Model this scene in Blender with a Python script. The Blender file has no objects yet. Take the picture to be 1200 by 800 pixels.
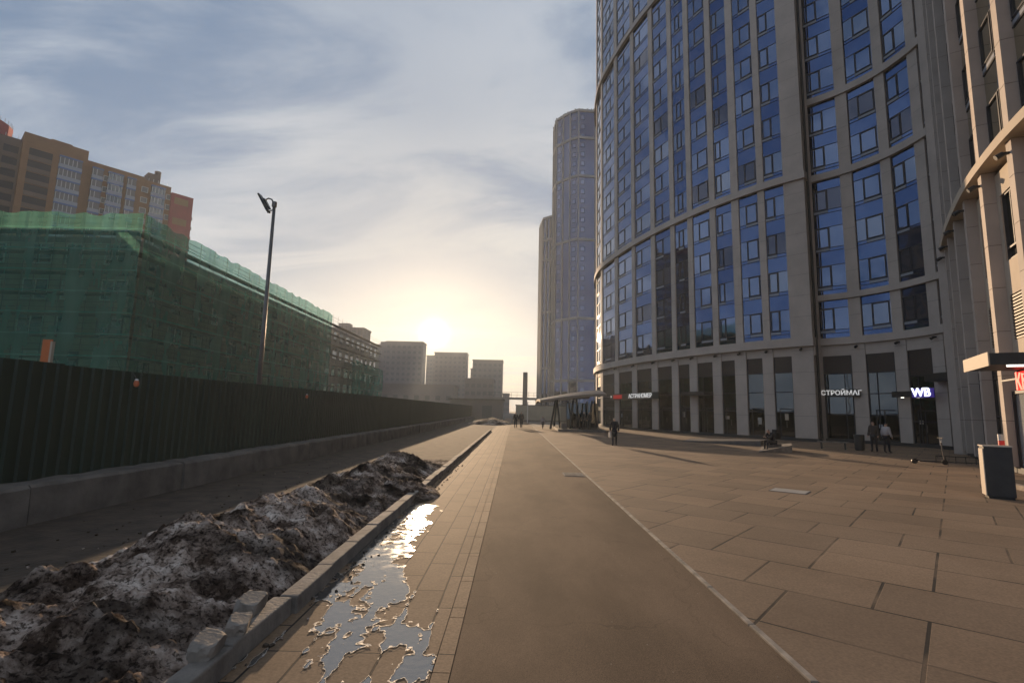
import bpy, math, random
from mathutils import Vector, Matrix, noise
random.seed(7)
R = math.radians
SC = bpy.context.scene
COL = SC.collection

# ------------------------------------------------------------------ camera, world, sun, exposure
H = 1.9
cam = bpy.data.objects.new('camera', bpy.data.cameras.new('camera'))
COL.objects.link(cam)
CX = Vector((0.9997, -0.0136, 0.0218)); CYD = Vector((0.0210, 0.1315, -0.9911))
_f = Vector((0.006, 0.1315, 0)).normalized()
def _basis():
    F = 604.0
    up = Vector((100.0, -4550.0, F)).normalized()            # zenith in (x right, y down, z forward)
    u = 603.0
    v = 400.0 - (up[0]*(u-600.0) + up[2]*F)/up[1]
    fw = Vector((u-600.0, v-400.0, F)).normalized()
    rt = fw.cross(up)
    if rt[0] < 0: rt = -rt
    return rt, fw, up
_rt, _fw, _up = _basis()
ax = Vector((_rt[0], _fw[0], _up[0])); ay = Vector((_rt[1], _fw[1], _up[1])); az = Vector((_rt[2], _fw[2], _up[2]))
M = Matrix((( ax[0], -ay[0], -az[0], 0), (ax[1], -ay[1], -az[1], 0), (ax[2], -ay[2], -az[2], H), (0, 0, 0, 1)))
cam.matrix_world = M
cam.data.sensor_width = 36.0
cam.data.lens = 36.0*604/1200
cam.data.clip_start = 0.1
cam.data.clip_end = 5000
SC.camera = cam

SUN_AZ, SUN_EL = -9.12, 8.13           # degrees; azimuth from +Y towards +X
sdir = Vector((math.sin(R(SUN_AZ))*math.cos(R(SUN_EL)), math.cos(R(SUN_AZ))*math.cos(R(SUN_EL)), math.sin(R(SUN_EL))))

SC.view_settings.view_transform = 'Standard'
SC.view_settings.look = 'None'
SC.view_settings.exposure = 0.42
SC.view_settings.gamma = 1.0
SC.view_settings.use_curve_mapping = False
SC.render.engine = 'CYCLES'
SC.cycles.use_denoising = True
SC.cycles.max_bounces = 6
SC.cycles.diffuse_bounces = 3
SC.cycles.glossy_bounces = 3
SC.cycles.transparent_max_bounces = 16
SC.cycles.volume_bounces = 0
SC.cycles.sample_clamp_indirect = 4.0
SC.cycles.caustics_reflective = False

sun = bpy.data.objects.new('sun', bpy.data.lights.new('sun', 'SUN'))
COL.objects.link(sun)
sun.data.energy = 5.0
sun.data.angle = R(0.5)
sun.data.color = (1.0, 0.70, 0.43)
sun.rotation_euler = (-sdir).to_track_quat('-Z', 'Y').to_euler()

W = bpy.data.worlds.new('World'); SC.world = W; W.use_nodes = True
def build_world():
    nt = W.node_tree; N = nt.nodes; L = nt.links; N.clear()
    def n(t, **k):
        x = N.new(t)
        for a, b in k.items(): setattr(x, a, b)
        return x
    def math_(op, a, b=None, clamp=False):
        x = n('ShaderNodeMath', operation=op); x.use_clamp = clamp
        for i, q in enumerate((a, b)):
            if q is None: continue
            if hasattr(q, 'links'): L.new(q, x.inputs[i])
            else: x.inputs[i].default_value = q
        return x.outputs[0]
    def mix(f, a, b, mode='MIX'):
        x = n('ShaderNodeMix', data_type='RGBA', blend_type=mode)
        for s, q in ((0, f), (6, a), (7, b)):
            if hasattr(q, 'links'): L.new(q, x.inputs[s])
            else: x.inputs[s].default_value = q if s == 0 else (*q, 1)
        return x.outputs[2]
    out = n('ShaderNodeOutputWorld')
    tc = n('ShaderNodeTexCoord')
    d = tc.outputs['Generated']
    sky = n('ShaderNodeTexSky', sky_type='NISHITA', sun_disc=False)
    sky.sun_elevation = R(SUN_EL); sky.sun_rotation = R(SUN_AZ)
    sky.air_density = 1.0; sky.dust_density = 1.6; sky.ozone_density = 1.6
    skyc = mix(1.0, sky.outputs[0], (0.085, 0.085, 0.085), 'MULTIPLY')
    # cosine to the sun
    dot = n('ShaderNodeVectorMath', operation='DOT_PRODUCT'); L.new(d, dot.inputs[0]); dot.inputs[1].default_value = sdir
    c = math_('MAXIMUM', dot.outputs['Value'], 0.0)
    # clouds: direction projected on a high layer
    sep = n('ShaderNodeSeparateXYZ'); L.new(d, sep.inputs[0])
    zz = math_('ADD', math_('MAXIMUM', sep.outputs[2], 0.0), 0.16)
    comb = n('ShaderNodeCombineXYZ')
    L.new(math_('DIVIDE', sep.outputs[0], zz), comb.inputs[0]); L.new(math_('DIVIDE', sep.outputs[1], zz), comb.inputs[1])
    mp = n('ShaderNodeMapping'); L.new(comb.outputs[0], mp.inputs[0])
    mp.inputs['Rotation'].default_value = (0, 0, R(38)); mp.inputs['Scale'].default_value = (0.55, 1.25, 1); mp.inputs['Location'].default_value = (3.1, 1.7, 0)
    nz = n('ShaderNodeTexNoise'); L.new(mp.outputs[0], nz.inputs[0])
    nz.inputs['Scale'].default_value = 1.6; nz.inputs['Detail'].default_value = 12; nz.inputs['Roughness'].default_value = 0.56; nz.inputs['Distortion'].default_value = 0.8
    rp = n('ShaderNodeMapRange', interpolation_type='SMOOTHSTEP'); L.new(nz.outputs[0], rp.inputs[0])
    rp.inputs[1].default_value = 0.38; rp.inputs[2].default_value = 0.62
    nz2 = n('ShaderNodeTexNoise'); L.new(comb.outputs[0], nz2.inputs[0]); nz2.inputs['Scale'].default_value = 0.45; nz2.inputs['Detail'].default_value = 3
    rp2 = n('ShaderNodeMapRange', interpolation_type='SMOOTHSTEP'); L.new(nz2.outputs[0], rp2.inputs[0]); rp2.inputs[1].default_value = 0.3; rp2.inputs[2].default_value = 0.62
    rp2.inputs[3].default_value = 0.35; rp2.inputs[4].default_value = 1.0
    mask = math_('MULTIPLY', rp.outputs[0], rp2.outputs[0])
    near = math_('POWER', c, 9.0)
    ccol = mix(near, (0.50, 0.535, 0.585), (0.54, 0.51, 0.46))
    base = mix(0.80, skyc, (0.120, 0.190, 0.305))
    col = mix(math_('MULTIPLY', mask, 0.9), base, ccol)
    # horizon veil
    hz = math_('POWER', math_('SUBTRACT', 1.0, math_('MAXIMUM', sep.outputs[2], 0.0), True), 7.0)
    hcol = mix(math_('POWER', c, 3.0), (0.30, 0.35, 0.43), (0.38, 0.36, 0.32))
    col = mix(math_('MULTIPLY', hz, 0.65), col, hcol)
    # aureole round the sun, and the sun's own bright core seen through thin cloud
    def add(col, p, k, rgb):
        g = n('ShaderNodeVectorMath', operation='SCALE'); g.inputs[0].default_value = rgb
        L.new(math_('MULTIPLY', math_('POWER', c, p), k), g.inputs['Scale'])
        a = n('ShaderNodeVectorMath', operation='ADD'); L.new(col, a.inputs[0]); L.new(g.outputs[0], a.inputs[1])
        return a.outputs[0]
    col = add(col, 60.0, 0.05, (1.0, 0.74, 0.46))
    col = add(col, 500.0, 0.16, (1.0, 0.70, 0.38))
    col = add(col, 6000.0, 2.4, (1.0, 0.80, 0.52))
    col = add(col, 40000.0, 60.0, (1.0, 0.88, 0.70))
    bg = n('ShaderNodeBackground'); L.new(col, bg.inputs[0]); bg.inputs[1].default_value = 1.0
    L.new(bg.outputs[0], out.inputs[0])
    W.cycles.sampling_method = 'MANUAL'; W.cycles.sample_map_resolution = 2048
build_world()

# ------------------------------------------------------------------ materials
MATS = {}
def mat(name, rgb, rough=0.8, metal=0.0, spec=0.5, var=0.0, vscale=3.0, bump=0.0, bscale=20.0, coord='Object', col2=None, emit=None, estr=0.0, streak=None):
    m = bpy.data.materials.new(name); m.use_nodes = True; nt = m.node_tree; b = nt.nodes['Principled BSDF']
    b.inputs['Base Color'].default_value = (*rgb, 1); b.inputs['Roughness'].default_value = rough
    b.inputs['Metallic'].default_value = metal; b.inputs['Specular IOR Level'].default_value = spec
    tc = nt.nodes.new('ShaderNodeTexCoord')
    if var > 0 or col2:
        nz = nt.nodes.new('ShaderNodeTexNoise'); nz.inputs['Scale'].default_value = vscale; nz.inputs['Detail'].default_value = 6; nz.inputs['Roughness'].default_value = 0.6
        if streak:
            mp = nt.nodes.new('ShaderNodeMapping'); mp.inputs['Scale'].default_value = streak
            nt.links.new(tc.outputs[coord], mp.inputs[0]); nt.links.new(mp.outputs[0], nz.inputs[0])
        else: nt.links.new(tc.outputs[coord], nz.inputs[0])
        r = nt.nodes.new('ShaderNodeValToRGB'); nt.links.new(nz.outputs[0], r.inputs[0])
        c2 = col2 or tuple(min(1, x*(1+var)) for x in rgb); c1 = rgb if col2 else tuple(x*(1-var) for x in rgb)
        r.color_ramp.elements[0].position = 0.35; r.color_ramp.elements[0].color = (*c1, 1)
        r.color_ramp.elements[1].position = 0.68; r.color_ramp.elements[1].color = (*c2, 1)
        nt.links.new(r.outputs[0], b.inputs['Base Color'])
    if bump > 0:
        nb = nt.nodes.new('ShaderNodeTexNoise'); nb.inputs['Scale'].default_value = bscale; nb.inputs['Detail'].default_value = 5
        nt.links.new(tc.outputs[coord], nb.inputs[0])
        bp = nt.nodes.new('ShaderNodeBump'); bp.inputs['Strength'].default_value = bump; bp.inputs['Distance'].default_value = 0.02
        nt.links.new(nb.outputs[0], bp.inputs['Height']); nt.links.new(bp.outputs[0], b.inputs['Normal'])
    if emit: b.inputs['Emission Color'].default_value = (*emit, 1); b.inputs['Emission Strength'].default_value = estr
    MATS[name] = m
    return m

def glass_mat(name, rgb, rough=0.03, wav=0.06, wscale=0.35, metal=1.0):
    m = bpy.data.materials.new(name); m.use_nodes = True; nt = m.node_tree; b = nt.nodes['Principled BSDF']
    b.inputs['Base Color'].default_value = (*rgb, 1); b.inputs['Metallic'].default_value = metal; b.inputs['Roughness'].default_value = rough
    g = nt.nodes.new('ShaderNodeNewGeometry')
    nz = nt.nodes.new('ShaderNodeTexNoise'); nz.inputs['Scale'].default_value = wscale; nz.inputs['Detail'].default_value = 2
    nt.links.new(g.outputs['Position'], nz.inputs[0])
    bp = nt.nodes.new('ShaderNodeBump'); bp.inputs['Strength'].default_value = wav; bp.inputs['Distance'].default_value = 0.3
    nt.links.new(nz.outputs[0], bp.inputs['Height']); nt.links.new(bp.outputs[0], b.inputs['Normal'])
    MATS[name] = m
    return m

def brick_mat(name, c1, c2, mortar, bw, bh, msize, rot=0.0, offset=0.5, rough=0.85, bump=0.4, moff=(0, 0, 0), stain=None, stain_amt=0.5, spec=0.4, jn=False, sscale=0.45, vertical=False, freq=2):
    m = bpy.data.materials.new(name); m.use_nodes = True; nt = m.node_tree; N = nt.nodes; L = nt.links; b = N['Principled BSDF']
    tc = N.new('ShaderNodeTexCoord'); mp = N.new('ShaderNodeMapping'); L.new(tc.outputs['Object'], mp.inputs[0])
    mp.inputs['Rotation'].default_value = (R(90) if vertical else 0, 0, rot); mp.inputs['Location'].default_value = moff
    br = N.new('ShaderNodeTexBrick'); L.new(mp.outputs[0], br.inputs[0])
    br.offset = offset; br.offset_frequency = freq; br.squash = 1.0
    br.inputs['Scale'].default_value = 1.0; br.inputs['Brick Width'].default_value = bw; br.inputs['Row Height'].default_value = bh
    br.inputs['Mortar Size'].default_value = msize; br.inputs['Mortar Smooth'].default_value = 0.2; br.inputs['Bias'].default_value = 0.0
    br.inputs['Color1'].default_value = (*c1, 1); br.inputs['Color2'].default_value = (*c2, 1); br.inputs['Mortar'].default_value = (*mortar, 1)
    base = br.outputs[0]
    if jn:   # joints open only here and there
        b2 = N.new('ShaderNodeTexBrick'); L.new(mp.outputs[0], b2.inputs[0]); b2.offset = offset; b2.offset_frequency = freq
        for k in ('Scale', 'Brick Width', 'Row Height'): b2.inputs[k].default_value = br.inputs[k].default_value
        b2.inputs['Mortar Size'].default_value = msize*0.0; b2.inputs['Color1'].default_value = (*c1, 1); b2.inputs['Color2'].default_value = (*c2, 1)
        nj = N.new('ShaderNodeTexNoise'); nj.inputs['Scale'].default_value = 0.9; nj.inputs['Detail'].default_value = 2; L.new(tc.outputs['Object'], nj.inputs[0])
        rj = N.new('ShaderNodeMapRange'); L.new(nj.outputs[0], rj.inputs[0]); rj.inputs[1].default_value = 0.42; rj.inputs[2].default_value = 0.60; rj.inputs[3].default_value = 0.38; rj.inputs[4].default_value = 1.0
        mx = N.new('ShaderNodeMix'); mx.data_type = 'RGBA'; L.new(rj.outputs[0], mx.inputs[0]); L.new(b2.outputs[0], mx.inputs[6]); L.new(br.outputs[0], mx.inputs[7])
        base = mx.outputs[2]
    nz = N.new('ShaderNodeTexNoise'); nz.inputs['Scale'].default_value = sscale; nz.inputs['Detail'].default_value = 8; nz.inputs['Roughness'].default_value = 0.62
    L.new(tc.outputs['Object'], nz.inputs[0])
    rp = N.new('ShaderNodeMapRange'); L.new(nz.outputs[0], rp.inputs[0]); rp.inputs[1].default_value = 0.35; rp.inputs[2].default_value = 0.7; rp.inputs[3].default_value = 0; rp.inputs[4].default_value = stain_amt
    ms = N.new('ShaderNodeMix'); ms.data_type = 'RGBA'; ms.blend_type = 'MULTIPLY'; L.new(rp.outputs[0], ms.inputs[0]); L.new(base, ms.inputs[6]); ms.inputs[7].default_value = (*(stain or (0.5, 0.45, 0.4)), 1)
    nf = N.new('ShaderNodeTexNoise'); nf.inputs['Scale'].default_value = 45; nf.inputs['Detail'].default_value = 6; L.new(tc.outputs['Object'], nf.inputs[0])
    rf = N.new('ShaderNodeMapRange'); L.new(nf.outputs[0], rf.inputs[0]); rf.inputs[1].default_value = 0.3; rf.inputs[2].default_value = 0.7; rf.inputs[3].default_value = 0.78; rf.inputs[4].default_value = 1.18
    mf = N.new('ShaderNodeVectorMath'); mf.operation = 'SCALE'; L.new(ms.outputs[2], mf.inputs[0]); L.new(rf.outputs[0], mf.inputs['Scale'])
    L.new(mf.outputs[0], b.inputs['Base Color'])
    b.inputs['Roughness'].default_value = rough; b.inputs['Specular IOR Level'].default_value = spec
    inv = N.new('ShaderNodeMath'); inv.operation = 'MULTIPLY_ADD'; L.new(br.outputs['Fac'], inv.inputs[0]); inv.inputs[1].default_value = -1.0; 
    sc = N.new('ShaderNodeMath'); sc.operation = 'MULTIPLY'; L.new(nf.outputs[0], sc.inputs[0]); sc.inputs[1].default_value = 0.25
    L.new(sc.outputs[0], inv.inputs[2])
    bp = N.new('ShaderNodeBump'); bp.inputs['Strength'].default_value = bump; bp.inputs['Distance'].default_value = 0.008
    L.new(inv.outputs[0], bp.inputs['Height']); L.new(bp.outputs[0], b.inputs['Normal'])
    MATS[name] = m
    return m

def asphalt_mat():
    m = bpy.data.materials.new('asphalt'); m.use_nodes = True; nt = m.node_tree; N = nt.nodes; L = nt.links; b = N['Principled BSDF']
    tc = N.new('ShaderNodeTexCoord')
    def nz(s, d, st=None):
        x = N.new('ShaderNodeTexNoise'); x.inputs['Scale'].default_value = s; x.inputs['Detail'].default_value = d; x.inputs['Roughness'].default_value = 0.6
        if st:
            mp = N.new('ShaderNodeMapping'); mp.inputs['Scale'].default_value = st; L.new(tc.outputs['Object'], mp.inputs[0]); L.new(mp.outputs[0], x.inputs[0])
        else: L.new(tc.outputs['Object'], x.inputs[0])
        return x.outputs[0]
    r = N.new('ShaderNodeValToRGB'); L.new(nz(1.2, 7, (1, 0.25, 1)), r.inputs[0])
    r.color_ramp.elements[0].position = 0.3; r.color_ramp.elements[0].color = (0.120, 0.077, 0.047, 1)
    r.color_ramp.elements[1].position = 0.72; r.color_ramp.elements[1].color = (0.178, 0.116, 0.072, 1)
    g = nz(160, 3); rf = N.new('ShaderNodeMapRange'); L.new(g, rf.inputs[0]); rf.inputs[1].default_value = 0.3; rf.inputs[2].default_value = 0.7; rf.inputs[3].default_value = 0.45; rf.inputs[4].default_value = 1.6
    mf = N.new('ShaderNodeVectorMath'); mf.operation = 'SCALE'; L.new(r.outputs[0], mf.inputs[0]); L.new(rf.outputs[0], mf.inputs['Scale'])
    sp = N.new('ShaderNodeTexVoronoi'); sp.inputs['Scale'].default_value = 5.5; L.new(tc.outputs['Object'], sp.inputs[0])
    st = N.new('ShaderNodeMath'); st.operation = 'LESS_THAN'; L.new(sp.outputs['Distance'], st.inputs[0]); st.inputs[1].default_value = 0.035
    mx = N.new('ShaderNodeMix'); mx.data_type = 'RGBA'; L.new(st.outputs[0], mx.inputs[0]); L.new(mf.outputs[0], mx.inputs[6]); mx.inputs[7].default_value = (0.30, 0.25, 0.20, 1)
    rs = N.new('ShaderNodeMapRange'); L.new(nz(0.55, 9, (1, 0.45, 1)), rs.inputs[0]); rs.inputs[1].default_value = .44; rs.inputs[2].default_value = .62; rs.inputs[3].default_value = 1.06; rs.inputs[4].default_value = .70
    m2 = N.new('ShaderNodeVectorMath'); m2.operation = 'SCALE'; L.new(mx.outputs[2], m2.inputs[0]); L.new(rs.outputs[0], m2.inputs['Scale'])
    dv = N.new('ShaderNodeTexNoise'); dv.inputs['Scale'].default_value = 1.6; dv.inputs['Detail'].default_value = 6; L.new(tc.outputs['Object'], dv.inputs[0])
    av = N.new('ShaderNodeVectorMath'); av.operation = 'ADD'; L.new(tc.outputs['Object'], av.inputs[0]); L.new(dv.outputs[1], av.inputs[1])
    vc = N.new('ShaderNodeTexVoronoi'); vc.feature = 'DISTANCE_TO_EDGE'; vc.inputs['Scale'].default_value = .33; L.new(av.outputs[0], vc.inputs[0])
    ck = N.new('ShaderNodeMapRange'); L.new(vc.outputs['Distance'], ck.inputs[0]); ck.inputs[1].default_value = .0015; ck.inputs[2].default_value = .004; ck.inputs[3].default_value = .78; ck.inputs[4].default_value = 1.0
    m3 = N.new('ShaderNodeVectorMath'); m3.operation = 'SCALE'; L.new(m2.outputs[0], m3.inputs[0]); L.new(ck.outputs[0], m3.inputs['Scale'])
    L.new(m3.outputs[0], b.inputs['Base Color']); b.inputs['Roughness'].default_value = 0.9; b.inputs['Specular IOR Level'].default_value = 0.2
    bp = N.new('ShaderNodeBump'); bp.inputs['Strength'].default_value = 0.55; bp.inputs['Distance'].default_value = 0.006; L.new(g, bp.inputs['Height']); L.new(bp.outputs[0], b.inputs['Normal'])
    MATS['asphalt'] = m; return m
asphalt_mat()

def snow_mat():
    m = bpy.data.materials.new('dirty_snow'); m.use_nodes = True; nt = m.node_tree; N = nt.nodes; L = nt.links; b = N['Principled BSDF']
    tc = N.new('ShaderNodeTexCoord')
    def nz(s, d, ro=0.6):
        x = N.new('ShaderNodeTexNoise'); x.inputs['Scale'].default_value = s; x.inputs['Detail'].default_value = d; x.inputs['Roughness'].default_value = ro
        L.new(tc.outputs['Object'], x.inputs[0]); return x.outputs[0]
    r = N.new('ShaderNodeValToRGB'); L.new(nz(2.3, 12, 0.72), r.inputs[0])
    e = r.color_ramp.elements; e[0].position = 0.42; e[0].color = (0.030, 0.021, 0.016, 1); e[1].position = 0.66; e[1].color = (0.34, 0.31, 0.285, 1)
    k = e.new(0.50); k.color = (0.13, 0.105, 0.09, 1)
    r2 = N.new('ShaderNodeValToRGB'); L.new(nz(26, 4, 0.6), r2.inputs[0])
    r2.color_ramp.elements[0].position = 0.38; r2.color_ramp.elements[0].color = (0.10, 0.08, 0.065, 1); r2.color_ramp.elements[1].position = 0.50; r2.color_ramp.elements[1].color = (1, 1, 1, 1)
    mx = N.new('ShaderNodeMix'); mx.data_type = 'RGBA'; mx.blend_type = 'MULTIPLY'; mx.inputs[0].default_value = 0.9; L.new(r.outputs[0], mx.inputs[6]); L.new(r2.outputs[0], mx.inputs[7])
    r3 = N.new('ShaderNodeValToRGB'); L.new(nz(0.85, 4, 0.55), r3.inputs[0])
    r3.color_ramp.elements[0].position = 0.43; r3.color_ramp.elements[0].color = (0.36, 0.31, 0.27, 1); r3.color_ramp.elements[1].position = 0.55; r3.color_ramp.elements[1].color = (2.3, 2.15, 2.0, 1)
    m3 = N.new('ShaderNodeMix'); m3.data_type = 'RGBA'; m3.blend_type = 'MULTIPLY'; m3.inputs[0].default_value = 1.0; L.new(mx.outputs[2], m3.inputs[6]); L.new(r3.outputs[0], m3.inputs[7])
    L.new(m3.outputs[2], b.inputs['Base Color']); b.inputs['Roughness'].default_value = 0.95; b.inputs['Specular IOR Level'].default_value = 0.1
    bp = N.new('ShaderNodeBump'); bp.inputs['Strength'].default_value = 0.9; bp.inputs['Distance'].default_value = 0.02; L.new(nz(38, 6, 0.7), bp.inputs['Height']); L.new(bp.outputs[0], b.inputs['Normal'])
    MATS['dirty_snow'] = m
snow_mat()

mat('stone', (0.45, 0.385, 0.335), 0.75, var=0.10, vscale=0.6, bump=0.15, bscale=8)
mat('stone_dark', (0.10, 0.09, 0.085), 0.7, var=0.2)
mat('warm_wall', (0.50, 0.42, 0.33), 0.8, var=0.06, vscale=0.8)
mat('plinth', (0.03, 0.028, 0.028), 0.6)
mat('core', (0.02, 0.02, 0.024), 0.9)
glass_mat('blue_glass', (0.075, 0.120, 0.240))
glass_mat('pane_glass', (0.135, 0.180, 0.285), wav=0.10)
glass_mat('pane_dark', (0.085, 0.095, 0.13), wav=0.10)
glass_mat('pane_pale', (0.19, 0.225, 0.30), wav=0.10, rough=0.12)
glass_mat('green_glass', (0.50, 0.50, 0.40))
glass_mat('shop_glass', (0.11, 0.12, 0.125), wav=0.08)
glass_mat('far_glass', (0.05, 0.08, 0.16), wav=0.05)
mat('far_stone', (0.24, 0.225, 0.22), 0.8)
mat('frame_dark', (0.012, 0.013, 0.022), 0.5)
mat('sill_light', (0.25, 0.27, 0.31), 0.4)
mat('louvre', (0.045, 0.032, 0.028), 0.6)
mat('louvre_bronze', (0.16, 0.12, 0.08), 0.5)
mat('black_metal', (0.012, 0.012, 0.013), 0.45)
mat('pole_grey', (0.14, 0.135, 0.13), 0.5, metal=0.6, var=0.15)
mat('concrete', (0.155, 0.135, 0.115), 0.9, var=0.28, vscale=1.8, bump=0.6, bscale=14)
mat('kerb_stone', (0.19, 0.165, 0.14), 0.88, var=0.35, vscale=3.0, bump=0.6, bscale=25)
mat('pale_strip', (0.30, 0.245, 0.19), 0.85, var=0.4, vscale=4)
mat('dirt', (0.035, 0.024, 0.016), 0.95, col2=(0.085, 0.060, 0.040), vscale=2.2, bump=1.0, bscale=12)
mat('ground_mat', (0.10, 0.085, 0.07), 0.95, var=0.3, vscale=0.2)
mat('water', (0.07, 0.065, 0.06), 0.06, spec=0.9, bump=0.12, bscale=14)
MATS['water'].node_tree.nodes['Principled BSDF'].inputs['IOR'].default_value = 1.9
def wet():
    nt = MATS['water'].node_tree; tc = nt.nodes.new('ShaderNodeTexCoord'); nz = nt.nodes.new('ShaderNodeTexNoise'); nz.inputs['Scale'].default_value = 7; nz.inputs['Detail'].default_value = 6
    mr = nt.nodes.new('ShaderNodeMapRange'); mr.inputs[1].default_value = .4; mr.inputs[2].default_value = .62; mr.inputs[3].default_value = .05; mr.inputs[4].default_value = .25
    nt.links.new(tc.outputs['Object'], nz.inputs[0]); nt.links.new(nz.outputs[0], mr.inputs[0]); sx = nt.nodes.new('ShaderNodeSeparateXYZ'); nt.links.new(tc.outputs['Object'], sx.inputs[0])
    my = nt.nodes.new('ShaderNodeMapRange'); my.inputs[1].default_value = 5.6; my.inputs[2].default_value = 7.2; my.inputs[3].default_value = .12; my.inputs[4].default_value = 1.0; nt.links.new(sx.outputs[1], my.inputs[0])
    mm = nt.nodes.new('ShaderNodeMath'); mm.operation = 'MULTIPLY'; nt.links.new(mr.outputs[0], mm.inputs[0]); nt.links.new(my.outputs[0], mm.inputs[1])
    nt.links.new(mm.outputs[0], nt.nodes['Principled BSDF'].inputs['Roughness'])
wet()
mat('ice', (0.36, 0.31, 0.26), 0.6, spec=0.3, var=0.35, vscale=14, bump=0.8, bscale=40)
mat('orange_brick', (0.27, 0.135, 0.06), 0.85, var=0.1, vscale=0.5)
mat('brown_brick', (0.15, 0.10, 0.075), 0.85, var=0.1, vscale=0.5)
mat('red_brick', (0.30, 0.045, 0.045), 0.85, var=0.1, vscale=0.5)
mat('grey_panel', (0.24, 0.215, 0.21), 0.85)
mat('balcony_blue', (0.10, 0.15, 0.30), 0.5)
mat('balcony_pale', (0.30, 0.31, 0.34), 0.5)
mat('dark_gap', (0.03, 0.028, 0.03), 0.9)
mat('far_wall', (0.24, 0.21, 0.19), 0.9, var=0.08, vscale=0.1)
mat('far_window', (0.165, 0.150, 0.140), 0.6)
mat('bare_wall', (0.42, 0.37, 0.29), 0.9, var=0.18, vscale=0.5, bump=0.2, bscale=2)
mat('window_white', (0.62, 0.62, 0.58), 0.5)
mat('scaffold_steel', (0.16, 0.13, 0.11), 0.6, metal=0.4)
mat('deck_wood', (0.10, 0.075, 0.05), 0.9)
mat('rust_orange', (0.50, 0.13, 0.03), 0.6)
mat('lamp_orange', (0.60, 0.16, 0.06), 0.35)
mat('coat_black', (0.016, 0.015, 0.018), 0.9)
mat('coat_white', (0.42, 0.38, 0.38), 0.9)
mat('cloth_brown', (0.05, 0.038, 0.033), 0.9)
mat('trousers', (0.014, 0.014, 0.02), 0.9)
mat('skin', (0.45, 0.27, 0.19), 0.6)
mat('hair_grey', (0.34, 0.30, 0.26), 0.8)
mat('hair_dark', (0.02, 0.015, 0.012), 0.7)
mat('bag_white', (0.55, 0.5, 0.45), 0.7)
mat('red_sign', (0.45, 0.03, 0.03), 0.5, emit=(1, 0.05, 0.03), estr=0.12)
mat('red_banner', (0.30, 0.035, 0.045), 0.6)
mat('white_sign', (0.7, 0.7, 0.7), 0.5, emit=(0.9, 0.88, 0.85), estr=0.30)
mat('white_lit', (0.8, 0.8, 0.85), 0.5, emit=(0.80, 0.85, 1.0), estr=1.3)
mat('blue_lit', (0.05, 0.03, 0.3), 0.5, emit=(0.12, 0.05, 0.6), estr=0.10)
mat('red_lit', (0.6, 0.02, 0.03), 0.5, emit=(1, 0.04, 0.03), estr=1.0)
mat('downlight', (0.9, 0.85, 0.75), 0.5, emit=(1.0, 0.93, 0.8), estr=2.0)
mat('beige_and_lit_fascia', (0.40, 0.33, 0.25), 0.6)  # plain beige; on the canopy it holds sunlight put into the colour
mat('bin_graphite', (0.028, 0.026, 0.026), 0.55, var=0.25, vscale=4)
mat('bin_rim_and_lit_side', (0.50, 0.42, 0.34), 0.45)  # pale top rim, and sunlight on the bin's side put into colour
mat('roof_shell', (0.17, 0.14, 0.11), 0.5)
mat('roof_dirt_green', (0.05, 0.06, 0.03), 0.9)
mat('white_paint', (0.7, 0.68, 0.64), 0.6)
mat('interior_wall', (0.52, 0.44, 0.32), 0.8)
mat('cover_light', (0.34, 0.31, 0.27), 0.8, var=0.1)
brick_mat('plaza_pavers', (0.29, 0.190, 0.115), (0.205, 0.135, 0.083), (0.022, 0.016, 0.012), 1.22, 1.12, 0.017, rot=R(40), offset=0.37, bump=0.5, moff=(0.3, 0.2, 0), stain_amt=0.55, jn=True, freq=3)
brick_mat('walk_pavers', (0.27, 0.180, 0.110), (0.205, 0.138, 0.086), (0.035, 0.027, 0.022), 0.95, 0.30, 0.010, rot=R(90), bump=0.8, stain_amt=0.5, sscale=0.9, rough=0.85, spec=0.25, moff=(0.0, 0.09, 0))

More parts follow.
